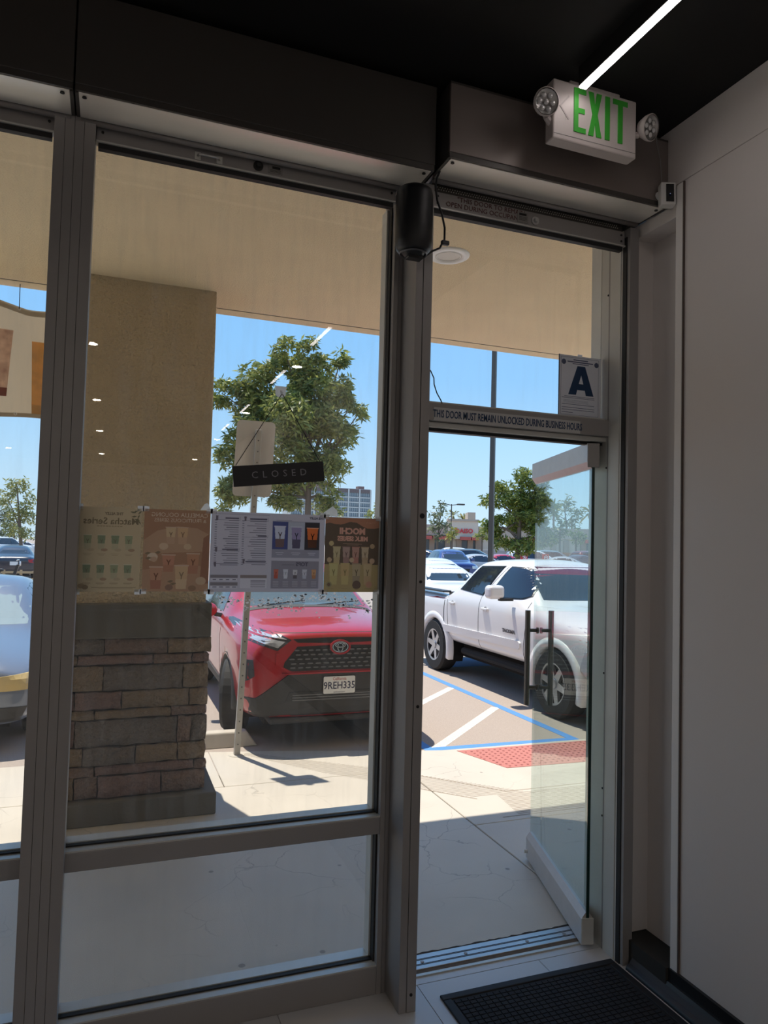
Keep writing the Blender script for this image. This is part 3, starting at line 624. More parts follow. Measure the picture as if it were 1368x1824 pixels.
p.done()
p = Poster('dark mochi milk poster with eight pastel cups, rightmost in the row', .858, 1.103, 1.688, 2.008, (.115, .085, .062))
p.poly([(0, 1), (1, 1), (1, .875), (.9, .86), (.78, .86), (.68, .89), (.58, .935), (.45, .945), (.36, .92), (.28, .905), (.18, .91), (.08, .925), (0, .91)], (.33, .16, .10), 'wave_print', 1)
p.poly([(0, 0), (1, 0), (1, .37), (.0, .37)], (.33, .25, .125), 'counter_print', 1)
p.txt('THE ALLEY', .84, .935, .009, (.42, .22, .15), d=3)
p.txt('MOCHI', .50, .815, .036, (.50, .27, .20), bold=.0018); p.txt('MILK SERIES', .51, .715, .0265, (.50, .27, .20), bold=.0014, xs=1.0)
p.rects([(.33, .68, .645, .649), (.40, .62, .632, .636)], (.4, .25, .18), 'caption_print', 2)
for k, (c, c2) in enumerate((((.40, .31, .17), (.42, .34, .2)), ((.27, .17, .15), (.35, .24, .2)), ((.36, .17, .13), (.38, .22, .17)), ((.36, .26, .16), (.42, .33, .22)))):
    p.cup(.22+k*.175, .37, .135, .23, c, c2, d=2)
for k, (c, c2) in enumerate((((.40, .33, .15), (.42, .36, .17)), ((.42, .33, .15), (.42, .30, .15)), ((.27, .21, .14), (.36, .28, .17)), ((.40, .28, .16), (.42, .32, .18)))):
    p.cup(.17+k*.21, .10, .16, .275, c, c2, d=4)
for (u, v, r_, c) in ((.12, .65, .045, (.42, .33, .18)), (.88, .62, .045, (.40, .28, .17)), (.09, .43, .045, (.42, .30, .19)), (.50, .43, .045, (.45, .32, .2)), (.88, .42, .05, (.42, .29, .2)), (.09, .10, .055, (.25, .22, .12)), (.09, .10, .03, (.15, .10, .07)), (.60, .095, .08, (.13, .09, .07)), (.83, .10, .06, (.40, .22, .15))):
    p.ell(u, v, r_, r_*.75, c, 'topping_print', 6)
p.rects([(.08, .18, .045, .05), (.32, .44, .045, .05), (.55, .65, .045, .05), (.76, .88, .045, .05)], (.25, .18, .1), 'caption_print', 2)
p.done()
# tape flaps left on the glass
for (nm, pts) in (('tape_piece', [(.335, 2.016), (.350, 2.040), (.362, 2.046), (.372, 2.030), (.376, 2.016)]), ('tape_piece', [(.83, 2.012), (.888, 2.055), (.91, 2.036), (.91, 2.012)])):
    tag(MB().prism(pts, 'y', 2.9738, 2.9742).build(nm, mat('clear_tape', (.88, .90, .90), .2, trans=.8)), 'crumpled clear tape flap above the ' + ('brown poster' if pts[0][0] < .5 else 'grey menu sheet'), 'tape')
# flaky adhesive left under the menu
ar = MB(); r2 = random.Random(3)
for k in range(420):
    u = r2.random(); x = .42+u*.66
    dens = .35+.65*abs(math.sin(u*9+1))
    if r2.random() > dens: continue
    z = 1.672-abs(r2.gauss(0, .030))-.012*math.sin(u*7)-(.03*r2.random() if .75 < u < .98 else 0)
    s1 = r2.uniform(.0012, .0058); n = r2.randint(5, 7); a0 = r2.random()*6
    ar.add([(x+s1*r2.uniform(.5, 1.3)*math.cos(a0+2*PI*i/n)*1.4, 2.9752, z+s1*r2.uniform(.5, 1.2)*math.sin(a0+2*PI*i/n)) for i in range(n)], [tuple(range(n))])
tag(ar.build('adhesive_residue', mat('residue', (.92, .89, .89), .8, trans=.85)), 'flaky grey adhesive residue on the glass below the menu sheet', 'residue', kind='stuff')
# ------------------------------------------------------------------ ground outside
def concrete(name, col, col2, crack=.5, scale=1.0):
    m = mat(name, col, .48, noise=(1.6*scale, .55, col2), bump=(150, .25, .004))
    n = m.node_tree.nodes; l = m.node_tree.links; b = n['Principled BSDF']
    src = b.inputs['Base Color'].links[0].from_socket
    tcn = [k for k in n if k.type == 'TEX_COORD'][0]
    nz = n.new('ShaderNodeTexNoise'); nz.inputs['Scale'].default_value = 3.0; nz.inputs['Detail'].default_value = 5
    mixv = n.new('ShaderNodeVectorMath'); mixv.operation = 'MULTIPLY_ADD'; mixv.inputs[1].default_value = (.30, .30, .30)
    l.new(tcn.outputs['Object'], nz.inputs['Vector']); l.new(nz.outputs['Color'], mixv.inputs[0]); l.new(tcn.outputs['Object'], mixv.inputs[2])
    vo = n.new('ShaderNodeTexVoronoi'); vo.feature = 'DISTANCE_TO_EDGE'; vo.inputs['Scale'].default_value = 2.6
    l.new(mixv.outputs[0], vo.inputs['Vector'])
    n2 = n.new('ShaderNodeTexNoise'); n2.inputs['Scale'].default_value = 1.3; l.new(tcn.outputs['Object'], n2.inputs['Vector'])
    mr = n.new('ShaderNodeMapRange'); mr.inputs['From Min'].default_value = .0; mr.inputs['From Max'].default_value = .011
    mr.inputs['To Min'].default_value = crack; mr.inputs['To Max'].default_value = 0
    l.new(vo.outputs['Distance'], mr.inputs['Value'])
    m2 = n.new('ShaderNodeMapRange'); m2.inputs['From Min'].default_value = .48; m2.inputs['From Max'].default_value = .62; l.new(n2.outputs['Fac'], m2.inputs['Value'])
    mu = n.new('ShaderNodeMath'); mu.operation = 'MULTIPLY'; l.new(mr.outputs[0], mu.inputs[0]); l.new(m2.outputs[0], mu.inputs[1])
    sp = n.new('ShaderNodeTexVoronoi'); sp.inputs['Scale'].default_value = 5.5; l.new(tcn.outputs['Object'], sp.inputs['Vector'])
    m3 = n.new('ShaderNodeMapRange'); m3.inputs['From Min'].default_value = .10; m3.inputs['From Max'].default_value = .07; m3.inputs['To Max'].default_value = .6
    l.new(sp.outputs['Distance'], m3.inputs['Value'])
    sr = n.new('ShaderNodeSeparateColor'); l.new(sp.outputs['Color'], sr.inputs[0])
    m4 = n.new('ShaderNodeMath'); m4.operation = 'GREATER_THAN'; m4.inputs[1].default_value = .86; l.new(sr.outputs[0], m4.inputs[0])
    m5 = n.new('ShaderNodeMath'); m5.operation = 'MULTIPLY'; l.new(m3.outputs[0], m5.inputs[0]); l.new(m4.outputs[0], m5.inputs[1])
    mxm = n.new('ShaderNodeMath'); mxm.operation = 'MAXIMUM'; l.new(mu.outputs[0], mxm.inputs[0]); l.new(m5.outputs[0], mxm.inputs[1])
    mc = n.new('ShaderNodeMixRGB'); l.new(mxm.outputs[0], mc.inputs[0]); l.new(src, mc.inputs[1]); mc.inputs[2].default_value = (.10, .08, .065, 1)
    l.new(mc.outputs[0], b.inputs['Base Color'])
    return m
M_conc = concrete('sidewalk_concrete', (.60, .55, .47), (.51, .465, .395))
M_conc2 = mat('kerb_concrete', (.60, .55, .47), .9, noise=(6, .8, (.46, .42, .35)), bump=(120, .4, .004))
M_asph = mat('asphalt', (.46, .39, .335), .95, noise=(130, .5, (.29, .245, .21)), bump=(160, .5, .006))
lot = thing('parking_lot', 'sunlit pinkish grey asphalt car park', 'car park', (4, 30, 0), kind='structure')
box('asphalt', -120, 160, 6.0, 330, -.3, -.006, M_asph, lot)
M_blue = mat('blue_paint', (.07, .24, .60), .7, noise=(50, .5, (.10, .28, .60))); M_wp = mat('white_paint', (.74, .70, .65), .8, noise=(60, .35, (.5, .45, .4)))
def strip(name, a, b, wdt, m, z=-.004):
    a = Vector((*a, 0)); b = Vector((*b, 0)); d = (b-a).normalized(); s = Vector((-d.y, d.x, 0))*wdt/2
    return MB().add([(*(a+s).xy, z-.006), (*(a-s).xy, z-.006), (*(b-s).xy, z-.006), (*(b+s).xy, z-.006), (*(a+s).xy, z), (*(a-s).xy, z), (*(b-s).xy, z), (*(b+s).xy, z)],
        [(3, 2, 1, 0), (4, 5, 6, 7), (0, 1, 5, 4), (1, 2, 6, 5), (2, 3, 7, 6), (3, 0, 4, 7)]).build(name, m, lot)
strip('blue_line', (2.86, 6.18), (2.86, 11.6), .10, M_blue); strip('blue_line', (4.42, 6.16), (4.42, 11.6), .10, M_blue, -.0035); strip('blue_line', (2.81, 6.215), (4.47, 6.165), .10, M_blue, -.003)
for k in range(5):
    strip('white_stripe', (2.93, 6.22+k*1.19), (4.36, 7.62+k*1.19), .105, M_wp, -.0045)
MB().prism([(5.05, 10.3), (6.0, 10.28), (6.04, 11.06), (5.1, 11.07)], 'z', -.01, -.004).build('blue_symbol_panel', M_blue, lot)
strip('white_stripe', (4.9, 11.25), (6.3, 11.25), .10, M_wp)
for x in (-.35, -3.1, 7.1, 9.8): strip('stall_line', (x, 6.8), (x, 11.6), .10, M_wp)
pv = thing('pavement', 'pale concrete pavement in front of the shop', 'pavement', (1, 4.5, 0), kind='structure')
edge = [(9.0, 6.0), (5.2, 6.0), (4.5, 6.12), (2.95, 6.15), (2.406, 6.28)]
box('bed', -9, 9, 3.05, 6.0, -.3, -.02, M_asph, pv)
MB().prism([(-9, 3.145), (2.398, 3.145), (2.398, 5.695), (-9, 5.695)], 'z', -.06, 0).build('slab', M_conc, pv, bevel=.004, bseg=1)
MB().prism([(2.406, 3.145), (9, 3.145), (9, 4.45), (2.406, 4.45)], 'z', -.06, 0).build('slab', M_conc, pv, bevel=.004, bseg=1)
MB().prism([(2.406, 4.454), (9, 4.454)] + edge, 'z', -.06, 0).build('slab', M_conc, pv, bevel=.004, bseg=1)
MB().prism([(-9, 5.702), (.896, 5.702), (.896, 6.66), (-9, 6.70)], 'z', -.06, 0).build('slab', M_conc, pv, bevel=.004, bseg=1)
MB().prism([(.902, 5.702), (2.398, 5.702), (2.398, 6.29), (1.5, 6.53), (.902, 6.66)], 'z', -.06, 0).build('slab', M_conc, pv, bevel=.004, bseg=1)
# ragged dark joint between threshold and slab
q = MB(); r3 = random.Random(5); x = 1.24
pts = []
while x < 2.3: pts.append((x, 3.146+r3.uniform(-.002, .008))); x += .025
q.prism([(1.24, 3.12)]+[(2.3, 3.12)]+pts[::-1], 'z', -.02, .002); q.build('ragged_joint', mat('joint_dirt', (.05, .035, .025), .95), pv)
# grooved border around the ramp: every groove a thin dark strip on the slab
gb = MB()
def band(p0, p1, p2, p3, n, wd=.008):
    p0, p1, p2, p3 = map(Vector, (p0, p1, p2, p3))
    for k in range(n+1):
        t = k/n; a = p0.lerp(p3, t); b = p1.lerp(p2, t); d = (b-a).normalized(); s = Vector((-d.y, d.x))*wd/2
        gb.add([(*(a+s), .0006), (*(a-s), .0006), (*(b-s), .0006), (*(b+s), .0006)], [(0, 1, 2, 3)])
for k in range(62):
    t = k/61; cx, cy = 1.20+t*(2.86-1.20), 6.52+t*(4.95-6.52); w_ = .05+.18*min(1, t*2.2)
    gb.add([(cx-w_, cy, .0006), (cx+w_, cy, .0006), (cx+w_, cy+.007, .0006), (cx-w_, cy+.007, .0006)], [(0, 1, 2, 3)])
band((2.80, 4.55), (7.5, 4.55), (7.5, 4.93), (2.85, 4.93), 15)
gb.build('ramp_grooves', mat('groove_dark', (.28, .23, .175), .95), pv, kind='stuff')
for (a, b) in (((2.47, 5.52), (2.96, 4.985)), ((2.96, 4.985), (7.5, 4.96)), ((2.34, 5.22), (2.66, 4.90)), ((2.66, 4.52), (7.5, 4.50))):
    a = Vector(a); b = Vector(b); d = (b-a).normalized(); s = Vector((-d.y, d.x))*.005
    mesh_obj('score_line', [(*(a+s), .0008), (*(a-s), .0008), (*(b-s), .0008), (*(b+s), .0008)], [(0, 1, 2, 3)], mat('groove_dark', (.28, .23, .175), .95), pv)
# red tactile pad with domes
tp = thing('tactile_pad', 'red tactile paving pad with rows of domes at the ramp', 'tactile paving', (3.8, 5.7, 0))
M_red = mat('tactile_red', (.50, .19, .16), .85, noise=(30, .6, (.42, .16, .14)))
MB().prism([(3.08, 6.085), (3.27, 5.50), (5.0, 5.42), (5.05, 5.90), (4.45, 6.06)], 'z', 0, .003).build('pad', M_red, tp)
dm = MB()
for j in range(10):
    for k in range(32):
        x = 3.14+k*.06+(.0 if j % 2 else .0); yv = 5.48+j*.06
        lo = 3.27-(yv-5.5)*.325
        if x < lo+.02 or yv < 5.50-(x-3.27)*.046+.015 or yv > 6.07 - max(0, (x-4.45)*.27) - .02: continue
        dm.lathe([(.012, .003), (.010, .0065), (.006, .0075), (.0, .0075)], (x, yv, 0), (0, 0, 1), 6, caps=False)
dm.build('domes', mat('tactile_dome', (.36, .12, .11), .85), tp, kind='stuff')
# ------------------------------------------------------------------ canopy
cn = thing('canopy', 'tan stucco canopy over the pavement', 'canopy', (0, 4.4, 3.69), kind='structure')
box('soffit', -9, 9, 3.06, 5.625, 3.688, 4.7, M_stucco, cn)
box('drip_screed', -9, 9, 5.625, 5.645, 3.690, 4.7, mat('screed_dark', (.10, .09, .075), .7), cn)
box('edge_band', -9, 9, 5.645, 5.78, 3.688, 4.7, M_stucco, cn)
struct('building_mass', MB().b(-9, 9, 3.06, 5.6, 4.72, 5.6), M_fac, 'upper wall of the shop building above the canopy', 'wall')
dl = thing('canopy_downlight', 'round white recessed downlight in the tan canopy', 'light', (1.885, 3.975, 3.688))
c0 = (1.885, 3.975, 3.688)
MB().lathe([(.082, 0), (.086, -.010), (.118, -.012), (.128, -.006), (.130, .0)], c0, (0, 0, 1), 36, caps=False).build('trim_ring', mat('fixture_white', (.95, .94, .92), .4), dl, smooth=True)
MB().lathe([(.084, -.009), (.066, -.006), (.0, -.0055)], c0, (0, 0, 1), 32, caps=False).build('lens', mat('fixture_lens', (.80, .76, .70), .5), dl)
MB().lathe([(.070, -.0085), (.073, -.011), (.076, -.0085)], c0, (0, 0, 1), 32, caps=False).build('inner_ring', mat('fixture_white', (.95, .94, .92), .4), dl)
# ------------------------------------------------------------------ column with stone base
co = thing('column', 'stucco column on a stacked stone base with dark cap and plinth', 'column', (.16, 5.6, 0), kind='structure')
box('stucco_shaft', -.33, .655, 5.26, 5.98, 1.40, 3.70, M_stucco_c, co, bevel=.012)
M_cast = mat('dark_cast_stone', (.15, .14, .115), .85, noise=(5, .8, (.11, .10, .083)), bump=(60, .3, .006))
box('cap', -.368, .692, 5.205, 6.02, 1.214, 1.452, M_cast, co, bevel=.010)
box('plinth', -.44, .760, 5.155, 6.10, 0, .152, M_cast, co, bevel=.010)
box('stone_backing', -.335, .655, 5.252, 5.975, .14, 1.22, mat('mortar', (.05, .042, .036), .95), co)
stones = [mat('stone_%d' % i, tuple(k*1.55 for k in c), .9, noise=(7, .9, tuple(k*1.15 for k in c)), bump=(30, 1.0, .05)) for i, c in enumerate(
    ((.175, .118, .095), (.205, .148, .10), (.14, .115, .098), (.185, .12, .105), (.215, .155, .105), (.13, .105, .09)))]
rows = [(1.106, 1.212, [-.007, .404, .699], (2, 0, 4)), (1.037, 1.102, [-.171, .311, .569, .687], (1, 3, 0, 3)), (.863, 1.033, [-.004, .512, .685], (1, 2, 1)), (.741, .860, [-.178, .116, .559, .688], (3, 3, 1, 4)),
        (.675, .738, [-.051, .442, .677], (1, 1, 0)), (.495, .672, [-.170, .485, .579, .687], (3, 2, 0, 2)), (.370, .492, [-.117, .218, .494, .683], (4, 2, 1, 1)), (.302, .367, [-.037, .608, .696], (0, 3, 0)), (.158, .300, [-.161, -.014, .393, .688], (1, 0, 3, 0))]
rs_ = random.Random(11)
def stone(x0, x1, z0, z1, yf, m, side=False):
    """rough-faced block: front grid with uneven relief and wavy edges"""
    nx = max(3, int((x1-x0)/.05)); nz = max(3, int((z1-z0)/.035)); vs = []; fs = []
    for j in range(nz+1):
        for i in range(nx+1):
            e = min(i, nx-i, j, nz-j)
            x = x0+(x1-x0)*i/nx; z = z0+(z1-z0)*j/nz
            x += rs_.uniform(-.004, .004); z += rs_.uniform(-.0045, .0045)
            d = (.014 if e == 0 else 0)+rs_.uniform(-.006, .005)
            vs.append((x, yf+d, z) if not side else (yf-d, x, z))
    for j in range(nz):
        for i in range(nx): a = j*(nx+1)+i; fs.append((a, a+1, a+nx+2, a+nx+1))
    per = [i for i in range(nx+1)]+[(j+1)*(nx+1)-1 for j in range(1, nz+1)]+[nz*(nx+1)+i for i in range(nx-1, -1, -1)]+[j*(nx+1) for j in range(nz-1, 0, -1)]
    k = len(vs)
    for i in per: vs.append((vs[i][0], 5.26, vs[i][2]) if not side else (.62 if yf > 0 else -.30, vs[i][1], vs[i][2]))
    n = len(per)
    for i in range(n): fs.append((per[i], per[(i+1) % n], k+(i+1) % n, k+i))
    return mesh_obj('stone', vs, fs, m, co)
for (z0, z1, sp, mi) in rows:
    xx = [-.372]+sp
    for i in range(len(sp)):
        stone(xx[i]+.004, xx[i+1]-.004, z0+.004, z1-.004, 5.213+rs_.uniform(-.008, .008), stones[mi[i]])
    for sx_ in (.690, -.370):
        cut = rs_.uniform(5.5, 5.75)
        for (a, b) in ((5.24, cut-.004), (cut+.004, 5.995)): stone(a, b, z0+.004, z1-.004, sx_, stones[rs_.randrange(6)], True)
# ------------------------------------------------------------------ banner
bn = thing('banner', 'tan vinyl banner with printed drink cups hung below the canopy', 'banner', (-1.3, 5.74, 2.74))
def surf(name, x0, x1, zlo, zhi, m, yo, parent, nx=24, nz=8, poly=None):
    vs = []; fs = []
    for j in range(nz+1):
        for i in range(nx+1):
            x = x0+(x1-x0)*i/nx
            zl, zh = zlo(x), zhi(x); z = zl+(zh-zl)*j/nz
            y = 5.74+.020*math.sin(x*5.1+z*1.3)+.012*math.sin(x*11+z*4)+yo
            vs.append((x, y, z))
    for j in range(nz):
        for i in range(nx): a = j*(nx+1)+i; fs.append((a, a+1, a+nx+2, a+nx+1))
    o = mesh_obj(name, vs, fs, m, parent, smooth=True)
    return o
def sag(x): return 3.528+.030*((x+.62)/.2)**2*.25 if x > -.62 else 3.528+.045*min(1, (-.62-x)/.2)
M_vin = mat('banner_vinyl', (.58, .46, .31), .6, trans=.42)
surf('sheet', -2.3, -.44, lambda x: 2.735+.006*math.sin(x*9), sag, M_vin, 0, bn, 60, 10)
surf('hem', -2.3, -.44, lambda x: sag(x)-.045, sag, mat('banner_hem', (.48, .42, .34), .6, trans=.35), -.003, bn, 60, 1)
surf('hem', -2.3, -.44, lambda x: 2.735+.006*math.sin(x*9), lambda x: 2.765+.006*math.sin(x*9), mat('banner_hem', (0, 0, 0)), -.003, bn, 60, 1)
for (cx, wt, zt_, zb2, c, c2) in ((-.80, .19, 3.36, 2.88, (.66, .50, .42), (.30, .10, .08)), (-.50, .17, 3.30, 2.77, (.62, .33, .12), (.66, .44, .2)), (-1.15, .19, 3.36, 2.88, (.45, .36, .2), (.3, .2, .1)), (-1.5, .19, 3.3, 2.8, (.6, .4, .3), (.3, .1, .1))):
    vs = []; fs = []
    for j in range(9):
        z = zb2+(zt_-zb2)*j/8; w_ = wt*(.74+.26*j/8)
        for i in range(5):
            x = min(cx-w_/2+w_*i/4, -.445); vs.append((x, 5.74+.020*math.sin(x*5.1+z*1.3)+.012*math.sin(x*11+z*4)-.003, z))
    for j in range(8):
        for i in range(4): a = j*5+i; fs.append((a, a+1, a+6, a+5))
    mesh_obj('cup_print', vs, fs, mat('banner_cup_%.2f' % -cx, tuple(min(.98, k_*1.5) for k_ in c), .6, trans=.80, noise=(14, .5, tuple(.5*a+.5*b for a, b in zip(c, c2)))), bn)
    mesh_obj('cup_base_print', [(v[0], v[1]-.002, v[2]) for v in vs[:10]], fs[:4], mat('banner_cupb_%.2f' % -cx, c2, .6, trans=.4), bn)
for (x, z) in ((-.672, 3.515), (-.665, 2.757), (-1.3, 3.55), (-1.3, 2.757), (-2.0, 3.55), (-2.0, 2.757)):
    MB().lathe([(.006, 0), (.011, .002), (.011, -.002), (.006, 0)], (x, 5.722, z), (0, 1, 0), 14, caps=False).build('grommet', mat('grommet_steel', (.8, .8, .8), .4, .2), bn)
    if z > 3: MB().tube([(x, 5.72, z), (x, 5.70, 3.69)], .003, 5).build('tie_cord', M_black, bn)
# ------------------------------------------------------------------ sign post, wheel stop
sp_ = thing('sign_post', 'grey back of a parking sign on a galvanized square post', 'sign', (1.123, 6.5, 0))
M_galv = mat('galvanized_steel', (.48, .46, .42), .5, .5, noise=(12, .9, (.36, .34, .31)))
ln = .034
q = MB(); hw = .026
v = []
for z in (0, 2.90):
    x = 1.123+ln*z; v += [(x-hw, 6.5-hw, z), (x+hw, 6.5-hw, z), (x+hw, 6.5+hw, z), (x-hw, 6.5+hw, z)]
q.add(v, [(3, 2, 1, 0), (4, 5, 6, 7), (0, 1, 5, 4), (1, 2, 6, 5), (2, 3, 7, 6), (3, 0, 4, 7)])
q.build('post', M_galv, sp_, bevel=.004)
for k in range(56):
    z = .10+k*.05; x = 1.123+ln*z
    if k % 2 == 0: MB().lathe([(.007, 0), (.007, .001)], (x, 6.4735, z), (0, -1, 0), 8).build('post_hole', mat('hole_dark', (.10, .10, .09), .9), sp_)
def rrect(x0, x1, z0, z1, r, n=5):
    o = []
    for (cx, cz, a0) in ((x1-r, z1-r, 0), (x0+r, z1-r, 90), (x0+r, z0+r, 180), (x1-r, z0+r, 270)):
        for k in range(n+1): a = math.radians(a0+90*k/n); o.append((cx+r*math.cos(a), cz+r*math.sin(a)))
    return o
pl = MB().prism([(x+ln*(z-2.63)*1.0, z) for x, z in rrect(1.020, 1.370, 2.295, 2.985, .04)], 'y', 6.528, 6.531).build('plate', mat('aluminium_plate_back', (.50, .47, .43), .5, .25), sp_)
for z in (2.42, 2.88): MB().lathe([(.008, 0), (.007, .006)], (1.123+ln*z, 6.472, z), (0, -1, 0), 8).build('bolt', M_galv, sp_)
MB().lathe([(.075, 0), (.07, .006), (.035, .008)], (1.123, 6.5, 0), (0, 0, 1), 16).build('footing', M_conc2, sp_)
ws = tag(MB().prism([(6.76, -.006), (6.80, .125), (6.86, .135), (6.91, .125), (6.95, -.006)], 'x', -.35, 1.36).build('wheel_stop', M_conc2, bevel=.012), 'concrete wheel stop in front of the red car', 'wheel stop')
for vv in ws.data.vertices:
    if vv.co.x > 1.0 and vv.co.z > .05: vv.co.x -= .10
for o_ in (): pass
# ------------------------------------------------------------------ vehicles
def paint(name, c, rough=.28): return mat(name, c, rough, 0.0, .5, coat=.8)
M_carglass = mat('car_glass', (.025, .032, .036), .04, 0, .9)
M_tint = mat('tinted_glass', (.016, .022, .034), .05, 0, .8)
M_tire = mat('tyre_rubber', (.022, .021, .020), .8, bump=(60, .4, .004)); M_alloy = mat('alloy_wheel', (.48, .48, .49), .3, .8)
M_clad = mat('black_cladding', (.035, .034, .033), .65); M_grill = mat('grille_black', (.012, .012, .013), .4)
M_chrome = mat('chrome', (.75, .75, .76), .12, 1.0); M_lamp = mat('headlamp_glass', (.62, .64, .66), .10, .45); M_lampd = mat('headlamp_dark', (.05, .05, .055), .15)
M_tail = mat('tail_lamp', (.45, .015, .015), .2); M_seam = mat('panel_gap', (.06, .06, .06), .8); M_plate = mat('plate_white', (.78, .77, .74), .5); M_under = mat('underbody', (.012, .012, .012), .9)
def ring(st):
    y, zb, wb, zs, ws, zt, wt, cr = st
    half = [(0, zb), (wb*.8, zb), (wb, zb+.06), ((wb+2*ws)/3+.005, zb+.42*(zs-zb)), (ws, zs-.09), (ws-.035, zs), (wt+.02, zt-.05), (wt*.80, zt), (wt*.4, zt+cr*.8), (0, zt+cr)]
    pts = [(x, y, z) for x, z in half]+[(-x, y, z) for x, z in half[-2:0:-1]]
    return pts
def body_mesh(stations, arches, r_arch, cuts=()):
    vs = []; fs = []; n = None
    for st in stations:
        rg = ring(st); n = len(rg); vs += rg
    m = len(stations)
    for i in range(m-1):
        for k in range(n): fs.append((i*n+k, i*n+(k+1) % n, (i+1)*n+(k+1) % n, (i+1)*n+k))
    fs += [tuple(range(n))[::-1], tuple(range((m-1)*n, m*n))]
    me = bpy.data.meshes.new('b'); me.from_pydata(vs, [], fs); me.update()
    bm = bmesh.new(); bm.from_mesh(me); bmesh.ops.recalc_face_normals(bm, faces=bm.faces); bm.to_mesh(me); bm.free()
    o = bpy.data.objects.new('b', me); COL.objects.link(o)
    ss = o.modifiers.new('s', 'SUBSURF'); ss.levels = 2; ss.render_levels = 2
    cutters = []
    cm = MB()
    for yy in arches:
        for s in (-1, 1): cm.lathe([(r_arch, 0), (r_arch, .34)], (s*.66, yy, .36), (s, 0, 0), 32)
    for c in cuts: cm.b(*c)
    co_ = cm.build('cut', M_under); cutters.append(co_)
    bo = o.modifiers.new('c', 'BOOLEAN'); bo.object = co_; bo.operation = 'DIFFERENCE'; bo.solver = 'EXACT'
    dg = bpy.context.evaluated_depsgraph_get(); dg.update()
    out = bpy.data.meshes.new_from_object(o.evaluated_get(dg))
    for q in (o, co_): bpy.data.objects.remove(q)
    out.shade_smooth()
    return out
VIEW = {'front': (lambda a, b: (a, -4, b), Vector((0, 1, 0))), 'rear': (lambda a, b: (a, 9, b), Vector((0, -1, 0))),
        'left': (lambda a, b: (-4, a, b), Vector((1, 0, 0))), 'right': (lambda a, b: (4, a, b), Vector((-1, 0, 0))), 'top': (lambda a, b: (a, b, 5), Vector((0, 0, -1)))}
def panel(bvh, poly, view, name, m, parent, off=.004, res=.05, rim=.012, flat=False):
    """a piece of trim or glass that follows the body shell"""
    pts = []
    for i, p0 in enumerate(poly):
        p1 = poly[(i+1) % len(poly)]; p0 = Vector(p0); p1_ = Vector(p1); k = max(1, int((p1_-p0).length/res))
        for j in range(k): pts.append(p0.lerp(p1_, j/k))
    nb = len(pts); edges = [(i, (i+1) % nb) for i in range(nb)]
    x0, x1 = min(p.x for p in pts), max(p.x for p in pts); y0, y1 = min(p.y for p in pts), max(p.y for p in pts)
    def inside(q):
        c = False
        for i in range(nb):
            a, b = pts[i], pts[i-1]
            if (a.y > q.y) != (b.y > q.y) and q.x < (b.x-a.x)*(q.y-a.y)/(b.y-a.y)+a.x: c = not c
        return c
    extra = []
    xx = x0+res/2
    while xx < x1:
        yy = y0+res/2
        while yy < y1:
            q = Vector((xx, yy))
            if inside(q) and min((q-p).length for p in pts) > res*.45: extra.append(q)
            yy += res
        xx += res
    V, E_, Fc, *_ = delaunay_2d_cdt(pts+extra, edges, [], 1, 1e-5)
    org, d = VIEW[view]; top = []; ok = []
    for v in V:
        h = bvh.ray_cast(Vector(org(v.x, v.y)), d)
        if h[0] is None: h = bvh.find_nearest(Vector(org(v.x, v.y))+d*4)
        top.append(h[0])
    cnt = {}
    for f in Fc:
        for i in range(len(f)):
            e = tuple(sorted((f[i], f[i-1]))); cnt[e] = cnt.get(e, 0)+1
    vs = [p-d*off for p in top]; fs = [tuple(f) for f in Fc]; k = len(vs)
    vs += [p+d*rim for p in top]
    fs += [(a, b, b+k, a+k) for (a, b), c in cnt.items() if c == 1]
    o = mesh_obj(name, vs, fs, m, parent)
    return o
def mir(poly): return [(-x, y) for x, y in poly][::-1]
def wheel(parent, x, y, r, w_, rim_m, side, spokes=5, name='wheel'):
    s = side
    t = MB().lathe([(r*.62, -w_/2), (r*.93, -w_/2), (r, -w_*.36), (r, w_*.36), (r*.93, w_/2), (r*.62, w_/2)], (x, y, r), (1, 0, 0), 32, caps=False).build(name, M_tire, parent, smooth=False)
    q = MB(); q.lathe([(r*.63, w_*.50), (r*.60, w_*.44), (r*.56, w_*.20), (0, w_*.18)], (x, y, r), (s, 0, 0), 28, caps=False)
    q.build('rim', M_lampd, t)
    sp = MB()
    for k in range(spokes):
        a = 2*PI*k/spokes+.2
        d = Vector((0, math.cos(a), math.sin(a))); e = Vector((0, -math.sin(a), math.cos(a)))
        c0 = Vector((x+s*w_*.40, y, r)); c1 = c0+d*r*.58+Vector((s*w_*.06, 0, 0))
        a1, a2 = .045*r/.36, .030*r/.36
        vsx = []
        for c, aa in ((c0+d*.02, a1), (c1, a2)):
            vsx += [c+e*aa, c-e*aa, c-e*aa-Vector((s*.04, 0, 0)), c+e*aa-Vector((s*.04, 0, 0))]
        sp.add(vsx, [(0, 1, 2, 3), (4, 5, 6, 7), (0, 1, 5, 4), (1, 2, 6, 5), (2, 3, 7, 6), (3, 0, 4, 7)])
    sp.lathe([(r*.64, w_*.49), (r*.57, w_*.47), (r*.57, w_*.40)], (x, y, r), (s, 0, 0), 28, caps=False)
    sp.lathe([(r*.16, w_*.36), (r*.15, w_*.47), (0, w_*.48)], (x, y, r), (s, 0, 0), 14, caps=False)
    sp.build('spokes', rim_m, t)
    return t
def shell(t, me, m, name='body'):
    me.materials.clear(); me.materials.append(m); me.name = name
    o = bpy.data.objects.new(name, me); COL.objects.link(o); o.parent = t
    bvh = BVHTree.FromPolygons([v.co.copy() for v in me.vertices], [tuple(p.vertices) for p in me.polygons])
    return o, bvh
